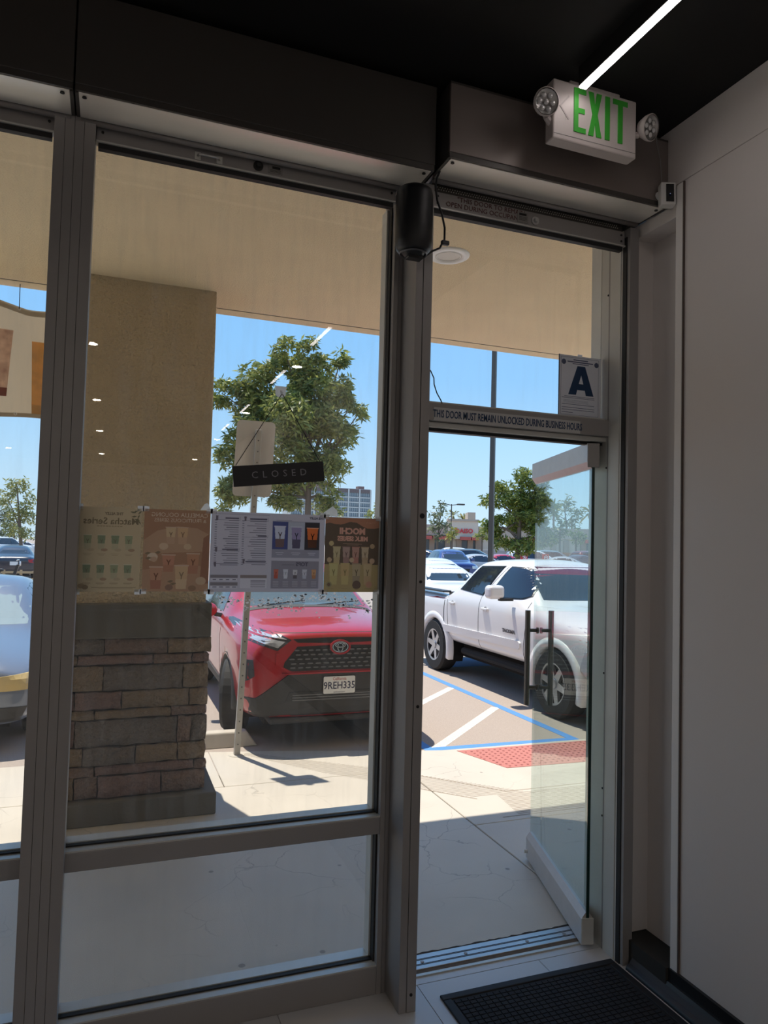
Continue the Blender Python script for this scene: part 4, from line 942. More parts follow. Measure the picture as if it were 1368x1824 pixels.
def arch_liner(t, ys_, r, x=.86, dep=.24):
    for yy in ys_:
        for s in (-1, 1):
            q = MB(); n = 18; vs = []; fs = []
            for k in range(n+1):
                a = math.radians(-25+230*k/n)
                for xx in (x, x-dep): vs.append((s*xx, yy+(r-.012)*math.cos(a), .36+(r-.012)*math.sin(a)))
            for k in range(n): fs.append((2*k, 2*k+1, 2*k+3, 2*k+2))
            q.add(vs, fs)
            q.build('arch_liner', M_under, t)
def arch_flare(t, ys_, r, w_, m, xo, thick=.03, name='wheel_arch_trim', zc=.36, a0=-8, a1=188):
    for yy in ys_:
        for s in (-1, 1):
            n = 22; vs = []; fs = []
            for k in range(n+1):
                a = math.radians(a0+(a1-a0)*k/n)
                for (rr, xx) in ((r, xo-.06), (r, xo+thick*.6), (r+w_*.4, xo+thick), (r+w_, xo+thick*.5), (r+w_, xo-.06)):
                    vs.append((s*xx, yy+rr*math.cos(a), zc+rr*math.sin(a)))
            for k in range(n):
                for j in range(4): a = k*5+j; fs.append((a, a+1, a+6, a+5))
            fs += [(0, 1, 2, 3, 4), tuple(range(n*5, n*5+5))]
            mesh_obj(name, vs, fs, m, t, smooth=True)

# ---- red crossover facing the shop
M_redp = paint('red_car_paint', (.42, .014, .022))
rv = thing('red_car', 'red crossover car facing the shop behind the sign post', 'car', (2.055, 6.52, -.006), local=True)
stn = [(.0, .34, .60, .80, .74, 1.00, .62, .012), (.05, .28, .78, .88, .83, 1.06, .69, .015), (.22, .24, .86, .97, .89, 1.10, .73, .02), (.55, .23, .88, 1.01, .915, 1.135, .75, .025), (.92, .22, .88, 1.03, .92, 1.16, .76, .025),
       (1.20, .22, .88, 1.05, .92, 1.185, .76, .02), (1.34, .22, .88, 1.06, .92, 1.24, .74, .02), (1.95, .22, .88, 1.07, .92, 1.60, .61, .03), (2.25, .22, .88, 1.08, .92, 1.66, .60, .03), (2.9, .22, .88, 1.09, .92, 1.68, .60, .03),
       (3.7, .22, .88, 1.10, .91, 1.65, .58, .03), (4.2, .26, .86, 1.10, .89, 1.55, .56, .02), (4.45, .34, .80, 1.0, .86, 1.25, .62, .01), (4.58, .45, .70, .9, .78, 1.05, .62, 0)]
me = body_mesh(stn, (.90, 3.59), .40)
rb, bv = shell(rv, me, M_redp)
hl = [(-.853, 1.115), (-.728, 1.085), (-.541, 1.041), (-.457, 1.0), (-.59, .903), (-.71, .947), (-.852, .99)]
for pf in (lambda p: p, mir):
    h = panel(bv, pf(hl), 'front', 'headlight', M_lampd, rv, .006, .035)
    panel(bv, pf([(-.83, 1.09), (-.72, 1.065), (-.54, 1.022), (-.50, 1.004), (-.70, 1.035), (-.82, 1.06)]), 'front', 'light_strip', M_lamp, h, .010, .03)
    panel(bv, pf([(-.80, 1.035), (-.64, 1.008), (-.52, .985), (-.585, .93), (-.70, .965), (-.80, 1.0)]), 'front', 'lamp_lens', M_lamp, h, .009, .03)
    panel(bv, pf([(-.86, .82), (-.80, .822), (-.785, .68), (-.862, .61)]), 'front', 'fog_vent', M_grill, rv, .005, .03)
    panel(bv, pf([(-.60, .885), (-.575, .885), (-.565, .775), (-.45, .712), (-.50, .700), (-.60, .77)]), 'front', 'bumper_crease', paint('red_car_paint', ()), rv, .012, .03)
panel(bv, [(-.445, 1.008), (-.10, 1.018), (.10, 1.018), (.445, 1.008), (.40, .975), (.09, .968), (-.09, .968), (-.40, .975)], 'front', 'upper_grille', M_grill, rv, .003, .035)
g = panel(bv, [(-.403, .940), (0, .948), (.403, .940), (.52, .80), (.534, .741), (.45, .716), (0, .722), (-.45, .716), (-.534, .741), (-.52, .80)], 'front', 'grille', M_grill, rv, .003, .04)
M_gbar = mat('grille_bar', (.15, .15, .155), .3)
for i, z in enumerate((.905, .865, .825, .785, .748)):
    wz = .42+.09*(.925-z)/.15 if z > .76 else .47
    n = 13
    for k in range(n):
        u0 = -wz+2*wz*(k+(.5 if i % 2 else 0))/n; u1 = u0+2*wz/n*.72
        if u1 > wz: continue
        panel(bv, [(u0, z), (u0+.008, z+.007), (u1-.008, z+.007), (u1, z), (u1-.008, z-.006), (u0+.008, z-.006)], 'front', 'grille_bar', M_gbar, g, .010, .05)
panel(bv, [(-.88, .485), (-.773, .48), (-.476, .69), (0, .694), (.476, .69), (.773, .48), (.88, .485), (.84, .31), (.40, .25), (-.40, .25), (-.84, .31)], 'front', 'lower_bumper', M_clad, rv, .014, .05)
panel(bv, [(-.54, .699), (-.47, .702), (0, .706), (.47, .702), (.54, .699), (.50, .690), (0, .692), (-.50, .690)], 'front', 'bumper_edge', paint('red_car_paint', ()), rv, .022, .05)
panel(bv, [(-.471, .530), (0, .525), (.471, .530), (.51, .44), (.0, .425), (-.51, .44)], 'front', 'lower_intake', M_grill, rv, .018, .05)
for z in (.505, .482, .458): panel(bv, [(-.44, z), (.44, z), (.44, z-.008), (-.44, z-.008)], 'front', 'intake_slat', M_gbar, rv, .022, .06)
# emblem
c0 = bv.ray_cast(Vector((0, -4, .93)), Vector((0, 1, 0)))[0]
def oring(cx, cy, cz, rx, rz, t, dep, m, name, par, n=28):
    vs = []; fs = []
    for k in range(n):
        a = 2*PI*k/n
        for (f, yy) in ((1, 0), (1, -dep), (1-t/rx, -dep), (1-t/rx, 0)): vs.append((cx+rx*f*math.cos(a), cy+yy, cz+(rz-(rx-rx*f))*math.sin(a)))
    for k in range(n):
        for j in range(4): fs.append((k*4+j, k*4+(j+1) % 4, ((k+1) % n)*4+(j+1) % 4, ((k+1) % n)*4+j))
    return mesh_obj(name, vs, fs, m, par)
em = MB().prism([(.088*math.cos(2*PI*k/28), .932+.060*math.sin(2*PI*k/28)) for k in range(28)], 'y', c0.y-.026, c0.y+.05).build('emblem', M_grill, rv)
oring(0, c0.y-.02, .932, .10, .070, .016, .016, paint('red_car_paint', ()), 'emblem_surround', em)
oring(0, c0.y-.026, .932, .078, .051, .009, .006, M_chrome, 'emblem_ring', em); oring(0, c0.y-.026, .932, .030, .047, .008, .006, M_chrome, 'emblem_ring', em)
oring(0, c0.y-.026, .948, .052, .022, .008, .006, M_chrome, 'emblem_ring', em)
# number plate
pf_ = bv.ray_cast(Vector((0, -4, .58)), Vector((0, 1, 0)))[0].y-.028
npl = MB().prism(rrect(-.153, .153, .503, .660, .012), 'y', pf_, pf_+.008).build('number_plate', M_plate, rv)
text('9REH335', .094, mat('plate_navy', (.02, .025, .07), .6), npl, frame((0, pf_-.001, .575), (1, 0, 0), (0, 0, 1)), 'plate_number', bold=.0012, xs=.86)
text('California', .040, mat('plate_red', (.42, .05, .04), .6), npl, frame((0, pf_-.001, .638), (1, 0, 0), (.12, 0, 1)), 'plate_state', xs=.85)
text('DMV.CA.GOV', .018, mat('plate_navy', (.02, .025, .07), .6), npl, frame((0, pf_-.001, .515), (1, 0, 0), (0, 0, 1)), 'plate_footer')
box('plate_frame', -.16, .16, pf_+.007, pf_+.03, .495, .668, M_clad, rv)
# hood seam, windshield, wipers, glass
panel(bv, [(-.72, 1.075), (-.50, 1.062), (0, 1.066), (.50, 1.062), (.72, 1.075), (.72, 1.071), (.50, 1.057), (0, 1.061), (-.50, 1.057), (-.72, 1.071)], 'front', 'bonnet_gap', M_seam, rv, .002, .04)
panel(bv, [(-.66, 1.205), (.66, 1.205), (.545, 1.585), (-.545, 1.585)], 'front', 'windscreen', mat('sky_teal_windscreen', (.10, .135, .145), .05), rv, .004, .06)  # teal base colour stands in for the sky mirrored in the glass
panel(bv, [(-.70, 1.12), (.70, 1.12), (.70, 1.22), (-.70, 1.22)], 'top', 'cowl', M_clad, rv, .004, .06)
for (a, b) in (((-.55, 1.19), (-.02, 1.24)), ((.05, 1.19), (.60, 1.235))):
    MB().tube([(a[0], 1.20, a[1]+.02), (b[0], 1.27, b[1]+.02)], .007, 5).build('wiper', M_grill, rv)
sgl = [(1.62, 1.12), (2.02, 1.50), (2.25, 1.58), (3.5, 1.58), (3.95, 1.48), (4.05, 1.16), (2.6, 1.12)]
for s in ('left', 'right'):
    panel(bv, sgl, s, 'side_window', M_tint, rv, .004, .08)
    panel(bv, [(2.60, 1.10), (2.60, 1.60), (2.68, 1.60), (2.68, 1.10)], s, 'door_pillar', M_grill, rv, .006, .1)
    panel(bv, [(1.32, .36), (3.17, .36), (3.17, .50), (1.32, .44)], s, 'sill_trim', M_clad, rv, .012, .08)
    for yy in (1.38, 2.62): panel(bv, [(yy, .45), (yy, 1.08), (yy+.006, 1.08), (yy+.006, .45)], s, 'door_gap', M_seam, rv, .002, .06)
    panel(bv, [(2.30, .93), (2.50, .94), (2.50, .97), (2.30, .96)], s, 'door_handle', paint('red_car_paint', ()), rv, .025, .05)
arch_liner(rv, (.90, 3.59), .40); arch_flare(rv, (.90, 3.59), .385, .075, M_clad, .885)
for y in (.90, 3.59):
    for s in (-1, 1):
        wh = wheel(rv, s*.80, y, .36, .235, M_alloy, s)
        if y < 1:       # front wheels steered
            R3 = Matrix.Translation((s*.80, y, 0)) @ Matrix.Rotation(math.radians(-17), 4, 'Z') @ Matrix.Translation((-s*.80, -y, 0))
            for oo in [wh]+list(wh.children): oo.data.transform(R3)
box('underbody', -.64, .64, .25, 4.3, .19, .42, M_under, rv)
box('valance', -.64, .64, .03, .30, .235, .292, M_clad, rv, bevel=.02)
for s in (-1, 1):
    q = MB().lathe([(.02, -.05), (.085, -.045), (.105, 0), (.09, .05), (.03, .075)], (s*1.02, 1.60, 1.135), (0, -1, 0), 16)
    q.v = [Vector((v.x if True else 0, v.y, 1.135+(v.z-1.135)*.78)) for v in q.v]
    mo = q.build('door_mirror', M_redp, rv, smooth=True)
    MB().tube([(s*.86, 1.60, 1.07), (s*.95, 1.60, 1.09)], .025, 6).build('mirror_arm', M_grill, mo)
    MB().prism([(s*(.935), 1.07), (s*1.11, 1.075), (s*1.105, 1.19), (s*.94, 1.20)], 'y', 1.645, 1.652).build('mirror_glass', M_carglass, mo)

# ---- white pickup
M_wht = paint('white_car_paint', (.80, .79, .78), .32)
tk = thing('white_pickup', 'white double cab pickup truck parked beyond the doorway', 'truck', (5.63, 6.10, -.006), local=True)
stn = [(.0, .52, .62, .86, .74, 1.02, .60, .01), (.06, .46, .82, .92, .86, 1.06, .66, .015), (.30, .46, .88, 1.00, .905, 1.12, .72, .03), (.87, .46, .89, 1.06, .925, 1.17, .76, .04), (1.22, .46, .90, 1.12, .925, 1.21, .78, .035),
       (1.40, .46, .90, 1.16, .925, 1.28, .77, .03), (1.92, .46, .90, 1.20, .925, 1.68, .62, .03), (2.25, .46, .90, 1.20, .925, 1.725, .62, .03), (2.75, .46, .90, 1.20, .925, 1.72, .62, .03), (3.12, .46, .90, 1.20, .925, 1.70, .61, .02), (3.27, .46, .90, 1.20, .925, 1.665, .61, .02),
       (3.44, .46, .90, 1.21, .925, 1.50, .64, .01), (3.60, .46, .90, 1.18, .925, 1.30, .72, .0), (3.68, .46, .90, 1.16, .925, 1.22, .78, 0), (3.74, .46, .90, 1.13, .925, 1.20, .80, 0), (4.05, .46, .90, 1.13, .925, 1.205, .82, 0), (5.2, .50, .90, 1.13, .92, 1.205, .82, 0), (5.32, .55, .86, 1.08, .88, 1.18, .80, 0)]
me = body_mesh(stn, (.87, 4.06), .44, cuts=[(-.76, .76, 3.80, 5.18, .80, 1.5)])
tb_, bv = shell(tk, me, M_wht)
D = 6.10
wr_ = [(y-D, z) for y, z in ((9.20, 1.612), (8.555, 1.640), (8.731, 1.255), (9.43, 1.285))]
wf_ = [(y-D, z) for y, z in ((8.37, 1.636), (8.10, 1.63), (7.90, 1.575), (7.74, 1.462), (7.66, 1.31), (7.78, 1.275), (8.226, 1.255), (8.545, 1.252))]
def grow(poly, k):
    cx = sum(p[0] for p in poly)/len(poly); cy = sum(p[1] for p in poly)/len(poly)
    return [(p[0]+(p[0]-cx)/math.hypot(p[0]-cx, p[1]-cy)*k, p[1]+(p[1]-cy)/math.hypot(p[0]-cx, p[1]-cy)*k) for p in poly]
for s in ('left', 'right'):
    sg = -1 if s == 'left' else 1
    for pw in (wr_, wf_):
        panel(bv, grow(pw, .022), s, 'window_seal', M_grill, tk, .008, .03)
        panel(bv, pw, s, 'side_window', M_tint, tk, .013, .03)
    panel(bv, [(9.81-D, .735), (7.70-D, .765), (7.66-D, .74), (7.66-D, .69), (7.70-D, .66), (9.81-D, .635)], s, 'side_moulding', M_wht, tk, .026, .08)
    for pts in ([(8.43, 1.66), (8.73, 1.225), (8.755, .5)], [(7.58, 1.24), (7.55, .95), (7.64, .5)], [(9.52, 1.44), (9.73, 1.20), (9.66, .52)]):
        poly = [(a-D, b) for a, b in pts]+[(a-D+.009, b) for a, b in pts[::-1]]
        panel(bv, poly, s, 'door_gap', M_seam, tk, .002, .05)
    panel(bv, [(9.83-D, 1.19), (9.83-D, .5), (9.815-D, .5), (9.815-D, 1.19)], s, 'bed_gap', M_dark, tk, .003, .05)
    for yy in (9.55-D, 8.56-D):
        c_ = bv.ray_cast(Vector((sg*4, yy, 1.06)), Vector((-sg, 0, 0)))[0]
        n_ = MB().lathe([(.052, 0), (.048, .003), (.0, .002)], (c_.x-sg*.002, yy, 1.055), (sg, 0, 0), 18, caps=False); n_.build('handle_recess', mat('recess_grey', (.40, .40, .40), .5), tk)
        MB().b(min(c_.x, c_.x+sg*.035), max(c_.x, c_.x+sg*.035), yy-.095, yy+.075, 1.055, 1.085).build('door_handle', M_wht, tk, bevel=.010)
    panel(bv, [(9.62-D, .50), (7.62-D, .50), (7.62-D, .45), (9.62-D, .45)], s, 'rocker', M_clad, tk, .0, .1)
    # mirror
    mo = MB().b(sg*1.13-.11, sg*1.13+.11, 7.86-D, 8.03-D, 1.255, 1.425).build('door_mirror', M_wht, tk, bevel=.05, bseg=4)
    MB().b(sg*1.0-.09, sg*1.0+.09, 7.86-D, 7.93-D, 1.235, 1.268).build('mirror_arm', M_grill, mo)
    MB().b(sg*1.13-.085, sg*1.13+.085, 8.03-D, 8.034-D, 1.28, 1.40).build('mirror_glass', M_carglass, mo)
c_ = bv.ray_cast(Vector((-4, 7.95-D, .85)), Vector((1, 0, 0)))[0]
text('TACOMA', .062, mat('badge_chrome', (.16, .16, .17), .3, .7), tk, frame((c_.x-.004, 7.945-D, .85), (0, -1, 0), (0, 0, 1)), 'badge_lettering', bold=.0018, ext=.003, xs=1.15)
arch_flare(tk, (.87, 4.06), .44, .10, M_wht, .905, .032, a0=-14, a1=194); arch_liner(tk, (.87, 4.06), .44)
for y in (.87, 4.06):
    for s in (-1, 1): wheel(tk, s*.80, y, .385, .26, M_alloy, s, 6)
box('chassis', -.62, .62, .3, 5.1, .26, .52, M_under, tk); box('bed_floor', -.78, .78, 3.79, 5.19, .78, .81, M_clad, tk)
for s in (-1, 1): box('bed_rail_cap', s*.84-.07, s*.84+.07, 3.78, 5.24, 1.195, 1.225, M_grill, tk, bevel=.01)
box('bed_front_wall', -.80, .80, 3.74, 3.80, .8, 1.21, M_grill, tk)
MB().tube([(-.7, .55, .40), (-.74, 1.4, .38), (-.74, 3.4, .38)], .05, 8).build('frame_rail', M_under, tk)
panel(bv, [(-.70, 1.275), (.70, 1.275), (.575, 1.66), (-.575, 1.66)], 'front', 'windscreen', M_carglass, tk, .004, .06)
for s in (-1, 1):
    pf = (lambda p: p) if s == -1 else mir
    h = panel(bv, pf([(-.90, 1.04), (-.70, 1.06), (-.58, 1.0), (-.62, .90), (-.86, .87)]), 'front', 'headlight', M_lamp, tk, .006, .04)
    panel(bv, pf([(-.895, .93), (-.66, .92), (-.64, .90), (-.86, .872)]), 'front', 'amber_lens', mat('amber_lens', (.55, .12, .03), .2), h, .010, .03)
    panel(bv, [(6.16-D, 1.03), (6.36-D, 1.05), (6.30-D, .90), (6.16-D, .88)], 'left' if s == -1 else 'right', 'headlight_side', M_lamp, tk, .006, .04)
panel(bv, [(-.50, 1.04), (.50, 1.04), (.42, .80), (-.42, .80)], 'front', 'grille', M_grill, tk, .006, .05)
panel(bv, [(-.86, .78), (.86, .78), (.86, .55), (-.86, .55)], 'front', 'front_bumper', paint('silver_paint', (.60, .61, .62), .35), tk, .03, .06)
for s in ('left', 'right'): panel(bv, [(6.14-D, .80), (6.40-D, .82), (6.50-D, .62), (6.40-D, .53), (6.14-D, .53)], s, 'bumper_side', paint('silver_paint', ()), tk, .018, .05)
tlp = [(-.90, .86), (-.78, .86), (-.78, 1.12), (-.90, 1.12)]
for pf in (lambda p: p, mir): panel(bv, pf(tlp), 'rear', 'tail_light', M_tail, tk, .008, .05)

# ---- generic cars of the background: a saloon and an estate/SUV, each built once
def make_car(kind, m):
    t = thing('parked_car', 'x', 'car', (0, 0, 0), local=True)
    if kind == 'sedan':
        stn = [(.0, .30, .58, .60, .70, .70, .56, .01), (.06, .22, .76, .66, .82, .74, .66, .015), (.3, .20, .84, .76, .87, .82, .70, .02), (.9, .20, .86, .84, .90, .90, .72, .03), (1.15, .20, .86, .88, .90, .95, .74, .02), (1.30, .20, .86, .90, .90, .99, .73, .02),
               (2.05, .20, .86, .93, .90, 1.37, .56, .03), (2.5, .20, .86, .94, .90, 1.42, .56, .03), (3.1, .20, .86, .95, .89, 1.39, .56, .03), (3.75, .20, .86, .96, .88, 1.08, .66, .02), (3.95, .22, .86, .95, .88, 1.03, .70, .01), (4.45, .26, .84, .92, .86, 1.01, .68, .01), (4.62, .32, .78, .85, .82, .96, .66, 0), (4.70, .42, .66, .75, .74, .86, .6, 0)]
        wy = (.90, 3.65); r = .33; side = [(1.52, .97), (2.08, 1.30), (2.35, 1.345), (3.0, 1.325), (3.55, 1.10), (3.50, 1.0), (2.5, .965)]
        ws_ = [(-.73, .985), (.73, .985), (.56, 1.33), (-.56, 1.33)]; rwv = [(-.62, 1.08), (.62, 1.08), (.50, 1.345), (-.50, 1.345)]; hlz = (.55, .69); tlz = (.72, .88); pil = 2.45
    else:
        stn = [(.0, .34, .60, .78, .74, .96, .62, .012), (.05, .28, .78, .86, .83, 1.02, .69, .015), (.22, .24, .86, .94, .89, 1.07, .73, .02), (.9, .22, .88, 1.0, .92, 1.13, .76, .025), (1.15, .22, .88, 1.02, .92, 1.16, .76, .02), (1.3, .22, .88, 1.04, .92, 1.22, .74, .02),
               (1.95, .22, .88, 1.06, .92, 1.62, .61, .03), (2.3, .22, .88, 1.06, .92, 1.68, .61, .03), (3.7, .22, .88, 1.07, .91, 1.68, .60, .03), (4.25, .24, .87, 1.07, .90, 1.63, .58, .02), (4.45, .30, .84, 1.04, .87, 1.30, .66, .01), (4.62, .40, .72, .9, .80, 1.02, .66, 0)]
        wy = (.90, 3.60); r = .36; side = [(1.62, 1.12), (2.02, 1.50), (2.25, 1.60), (3.6, 1.60), (4.1, 1.52), (4.15, 1.16), (2.6, 1.12)]
        ws_ = [(-.66, 1.20), (.66, 1.20), (.545, 1.59), (-.545, 1.59)]; rwv = [(-.62, 1.18), (.62, 1.18), (.53, 1.58), (-.53, 1.58)]; hlz = (.82, .97); tlz = (.85, 1.15); pil = 2.6
    b, bv = shell(t, body_mesh(stn, wy, r+.045), m)
    panel(bv, ws_, 'front', 'windscreen', M_carglass, t, .004, .1); panel(bv, rwv, 'rear', 'rear_window', M_carglass, t, .004, .1)
    for s in ('left', 'right'):
        panel(bv, side, s, 'side_window', M_tint, t, .004, .12); panel(bv, [(pil, .98), (pil, 1.7), (pil+.07, 1.7), (pil+.07, .98)], s, 'door_pillar', M_grill, t, .006, .2)
    for pf in (lambda p: p, mir):
        panel(bv, pf([(-.80, hlz[0]), (-.82, hlz[1]), (-.50, hlz[1]-.03), (-.52, hlz[0]-.01)]), 'front', 'headlight', M_lamp, t, .016, .04)
        panel(bv, pf([(-.80, tlz[0]), (-.80, tlz[1]), (-.52, tlz[1]-.02), (-.56, tlz[0]+.02)]), 'rear', 'tail_light', M_tail, t, .006, .08)
    panel(bv, [(-.40, hlz[0]-.02), (.40, hlz[0]-.02), (.36, hlz[0]-.18), (-.36, hlz[0]-.18)], 'front', 'grille', M_grill, t, .005, .1)
    panel(bv, [(-.78, .40), (.78, .40), (.72, .27), (-.72, .27)], 'front', 'front_bumper_trim', M_clad, t, .010, .06)
    pz = tlz[0]-.02 if kind == 'sedan' else .80
    ry = bv.ray_cast(Vector((0, 9, pz)), Vector((0, -1, 0)))[0].y
    box('number_plate', -.15, .15, ry-.01, ry+.022, pz-.075, pz+.075, M_plate, t)
    panel(bv, [(-.74, .44), (.74, .44), (.70, .28), (-.70, .28)], 'rear', 'rear_bumper_trim', M_clad, t, .008, .1)
    for y in wy:
        for s in (-1, 1):
            q = MB().lathe([(r*.6, .10), (r*.95, .10), (r, .07), (r, -.09), (r*.9, -.10)], (s*.78, y, r), (s, 0, 0), 20, caps=False).build('wheel', M_tire, t)
            MB().lathe([(r*.62, .105), (r*.5, .085), (0, .08)], (s*.78, y, r), (s, 0, 0), 14, caps=False).build('rim', M_alloy, q)
    box('underbody', -.62, .62, .3, 4.3, .17, .5, M_under, t)
    for s in (-1, 1): MB().b(s*.98-.09, s*.98+.09, 1.56, 1.66, (1.0 if kind == 'sedan' else 1.12), (1.12 if kind == 'sedan' else 1.27)).build('door_mirror', m, t, bevel=.03)
    return t
PR = {}
def car(kind, label, X, Y, ang, col, group='cars parked across the lot', lamp=None, screen=None):
    """ang 0: nose towards the shop; X,Y = middle of the car"""
    m = paint('paint_%d_%d_%d' % tuple(int(c*100) for c in col), col)
    if kind not in PR: PR[kind] = make_car(kind, m); t = PR[kind]
    else: t = copy_tree(PR[kind])
    for o in [t]+list(t.children_recursive):
        if o.name.split('.')[0] in ('headlight', 'windscreen'):
            o.material_slots[0].link = 'OBJECT'; o.material_slots[0].material = {'headlight': lamp or M_lamp, 'windscreen': screen or M_carglass}[o.name.split('.')[0]]
        if o.name.split('.')[0] in ('body', 'door_mirror'):
            o.material_slots[0].link = 'OBJECT'; o.material_slots[0].material = m
    a = math.radians(ang); t.rotation_euler = (0, 0, a)
    mid = Matrix.Rotation(a, 3, 'Z') @ Vector((0, 2.33, 0))
    t.location = (X-mid.x, Y-mid.y, -.006)
    tag(t, label, 'car', group)
    return t
# the light blue saloon at the left edge
car('sedan', 'pale blue saloon nosed up to the pavement at the left edge', -1.40, 9.38, 0, (.13, .16, .22), 'cars parked at the shop front', mat('yellowed_headlamp', (.62, .46, .20), .2), mat('sky_pale_windscreen', (.30, .37, .38), .08))  # pale windscreen colour stands in for the sky it mirrors
# ------------------------------------------------------------------ trees, poles and buildings of the lot
SIDE = Vector((R0.x, R0.y, 0))
def bearing(px, depth):
    """ground point on the bearing of the photograph's column px at a given distance (used once, to survey the lot)"""
    d = F+R*((px-684)/1287)-U*((965-912)/1287)
    p = EYE+d*depth; return Vector((p.x, p.y, 0))
def leaves(mb, c, r, n, lf, rr, droop=.35):
    for _ in range(n):
        while True:
            v = Vector((rr.uniform(-1, 1), rr.uniform(-1, 1), rr.uniform(-1, 1)))
            if .25 < v.length < 1: break
        v = v.normalized()*(v.length**.5)
        p = c+Vector((v.x*r[0], v.y*r[1], v.z*r[2]))
        d = Vector((rr.gauss(0, 1), rr.gauss(0, 1), rr.gauss(-droop, .7))).normalized()
        s = d.cross(Vector((rr.gauss(0, 1), rr.gauss(0, 1), rr.gauss(0, 1)))).normalized()
        L_ = lf*rr.uniform(.7, 1.3); w_ = L_*.30
        mb.add([p, p+d*L_*.45+s*w_/2, p+d*L_, p+d*L_*.45-s*w_/2], [(0, 1, 2, 3)])
def tree(label, px, depth, blobs, lf, dens, col, col2, trunk_px, seed, group='trees of the car park', bark=(.16, .12, .09), name='tree', thick=.09):
    """blobs: (column, row, radius) in the photograph, turned into metres at the tree's own distance"""
    rr = random.Random(seed); base = bearing(trunk_px, depth); k = depth/1287
    t = thing(name, label, 'tree', base, group)
    def P(x, y): 
        d = F+R*((x-684)/1287)-U*((y-912)/1287); return EYE+d*depth
    mb = MB(); tops = []
    for (x, y, r) in blobs:
        c = P(x, y); rm = r*k
        m_ = max(6, int(rm*rm/(lf*lf)*dens*4.2/9))
        tops.append(c)
        nsub = 9
        for q in range(nsub):
            v = Vector((rr.gauss(0, 1), rr.gauss(0, 1), rr.gauss(0, 1))).normalized()*rm*rr.uniform(.35, .85)
            cs = rm*rr.uniform(.28, .48)
            leaves(mb, c+v, (cs, cs, cs*.8), m_, lf, rr)
    fo = mb.build('foliage', mat('leaf_'+name+'_%d' % seed, col, .45, trans=.42, rand=col2), t)
    zlow = min(c.z for c in tops); 
    top = max(tops, key=lambda c: c.z); mid = Vector((base.x*.6+top.x*.4, base.y*.6+top.y*.4, max(zlow-.3, (zlow+top.z)*.3)))
    tr_ = MB(); tr_.tube([base, base.lerp(mid, .5), mid, mid.lerp(top, .5), top], [thick*1.3, thick, thick*.85, thick*.55, thick*.2], 8)
    trk = tr_.build('trunk', mat('bark_%d' % int(bark[0]*100), bark, .9, bump=(30, .6, .02)), t, smooth=True)
    for c in tops:
        if c is top: continue
        s = mid.lerp(top, rr.uniform(.0, .5))
        MB().tube([s, s.lerp(c, .5)+Vector((0, 0, .1)), c], [thick*.45, thick*.3, thick*.12], 5).build('branch', mat('bark_%d' % int(bark[0]*100), bark, .9), trk)
    return t
G1, G2 = (.075, .125, .03), (.42, .42, .11)  # yellow-green end puts sunlit highlights into the random leaf colour
tree('large leafy tree behind the sign post and the closed sign', 510, 17,
     [(512, 640, 46), (455, 690, 60), (560, 690, 62), (608, 638, 22), (420, 770, 62), (515, 765, 85), (610, 770, 38), (628, 716, 24), (565, 840, 52), (452, 850, 62), (510, 880, 44), (395, 700, 30), (585, 890, 26), (410, 880, 40), (590, 815, 40), (480, 730, 60), (555, 630, 30), (540, 740, 60), (575, 745, 50), (600, 700, 34), (640, 735, 16)], .150, 21, G1, G2, 548, 21, thick=.085)
tree('broad green tree behind the white pickup cab', 925, 30,
     [(930, 848, 22), (905, 885, 34), (952, 885, 36), (890, 935, 26), (925, 945, 44), (965, 925, 30), (882, 962, 16), (968, 962, 22), (905, 970, 18), (935, 900, 40), (874, 892, 18), (870, 935, 20), (984, 905, 16), (960, 860, 20)], .20, 19, (.07, .12, .025), (.33, .36, .075), 921, 5, thick=.12)
tree('slim grey green tree beside the far shop sign', 783, 60, [(786, 905, 12), (778, 922, 16), (790, 938, 16), (772, 945, 10), (781, 958, 10)], .36, 9, (.10, .13, .07), (.27, .29, .16), 776, 8, thick=.11)
tree('small yellow green tree under the slim grey tree', 805, 58, [(808, 945, 10), (802, 957, 10)], .32, 9, (.16, .19, .04), (.40, .38, .09), 804, 9, thick=.08)
tree('small yellow green tree left of the tall lamp post', 858, 56, [(860, 945, 9), (852, 956, 8), (866, 954, 8)], .32, 9, (.15, .20, .04), (.40, .40, .10), 858, 10, thick=.08)
tree('pale green tree seen in the left window', 28, 40, [(30, 862, 20), (12, 885, 22), (48, 890, 18), (28, 912, 22), (52, 925, 16), (20, 938, 18), (45, 948, 14)], .24, 9, (.13, .17, .06), (.46, .44, .14), 42, 12, thick=.10)
tree('dark shaded tree at the far left edge', -20, 72, [(-15, 900, 34), (2, 925, 22), (-5, 945, 18)], .30, 8, (.045, .07, .035), (.14, .17, .08), -10, 13, thick=.12)
tree('yellow green tree right of the tall office block', 678, 62, [(680, 905, 14), (668, 922, 16), (690, 925, 16), (676, 945, 18), (658, 915, 8)], .34, 9, (.15, .20, .05), (.42, .42, .12), 682, 14, thick=.10)
tree('yellowish bush tree below the office block', 590, 75, [(588, 905, 12), (570, 912, 12), (606, 912, 9), (550, 900, 10)], .40, 8, (.18, .20, .05), (.44, .40, .12), 585, 15, thick=.09)
tree('round dark tree seen through the open glass door', 997, 85, [(998, 935, 13), (994, 955, 13), (1006, 950, 10)], .48, 9, (.05, .09, .03), (.20, .24, .08), 997, 16, thick=.14)
tree('squat green tree right of the round dark tree', 1027, 75, [(1024, 950, 12), (1035, 955, 11), (1028, 965, 10)], .44, 9, (.06, .11, .03), (.25, .30, .09), 1027, 17, thick=.12)
tree('hazy pale tree high behind the glass door', 1010, 152, [(1005, 900, 22), (1025, 915, 18), (985, 915, 16), (1012, 935, 18)], .9, 6, (.16, .20, .11), (.36, .38, .22), 1012, 18, thick=.22)
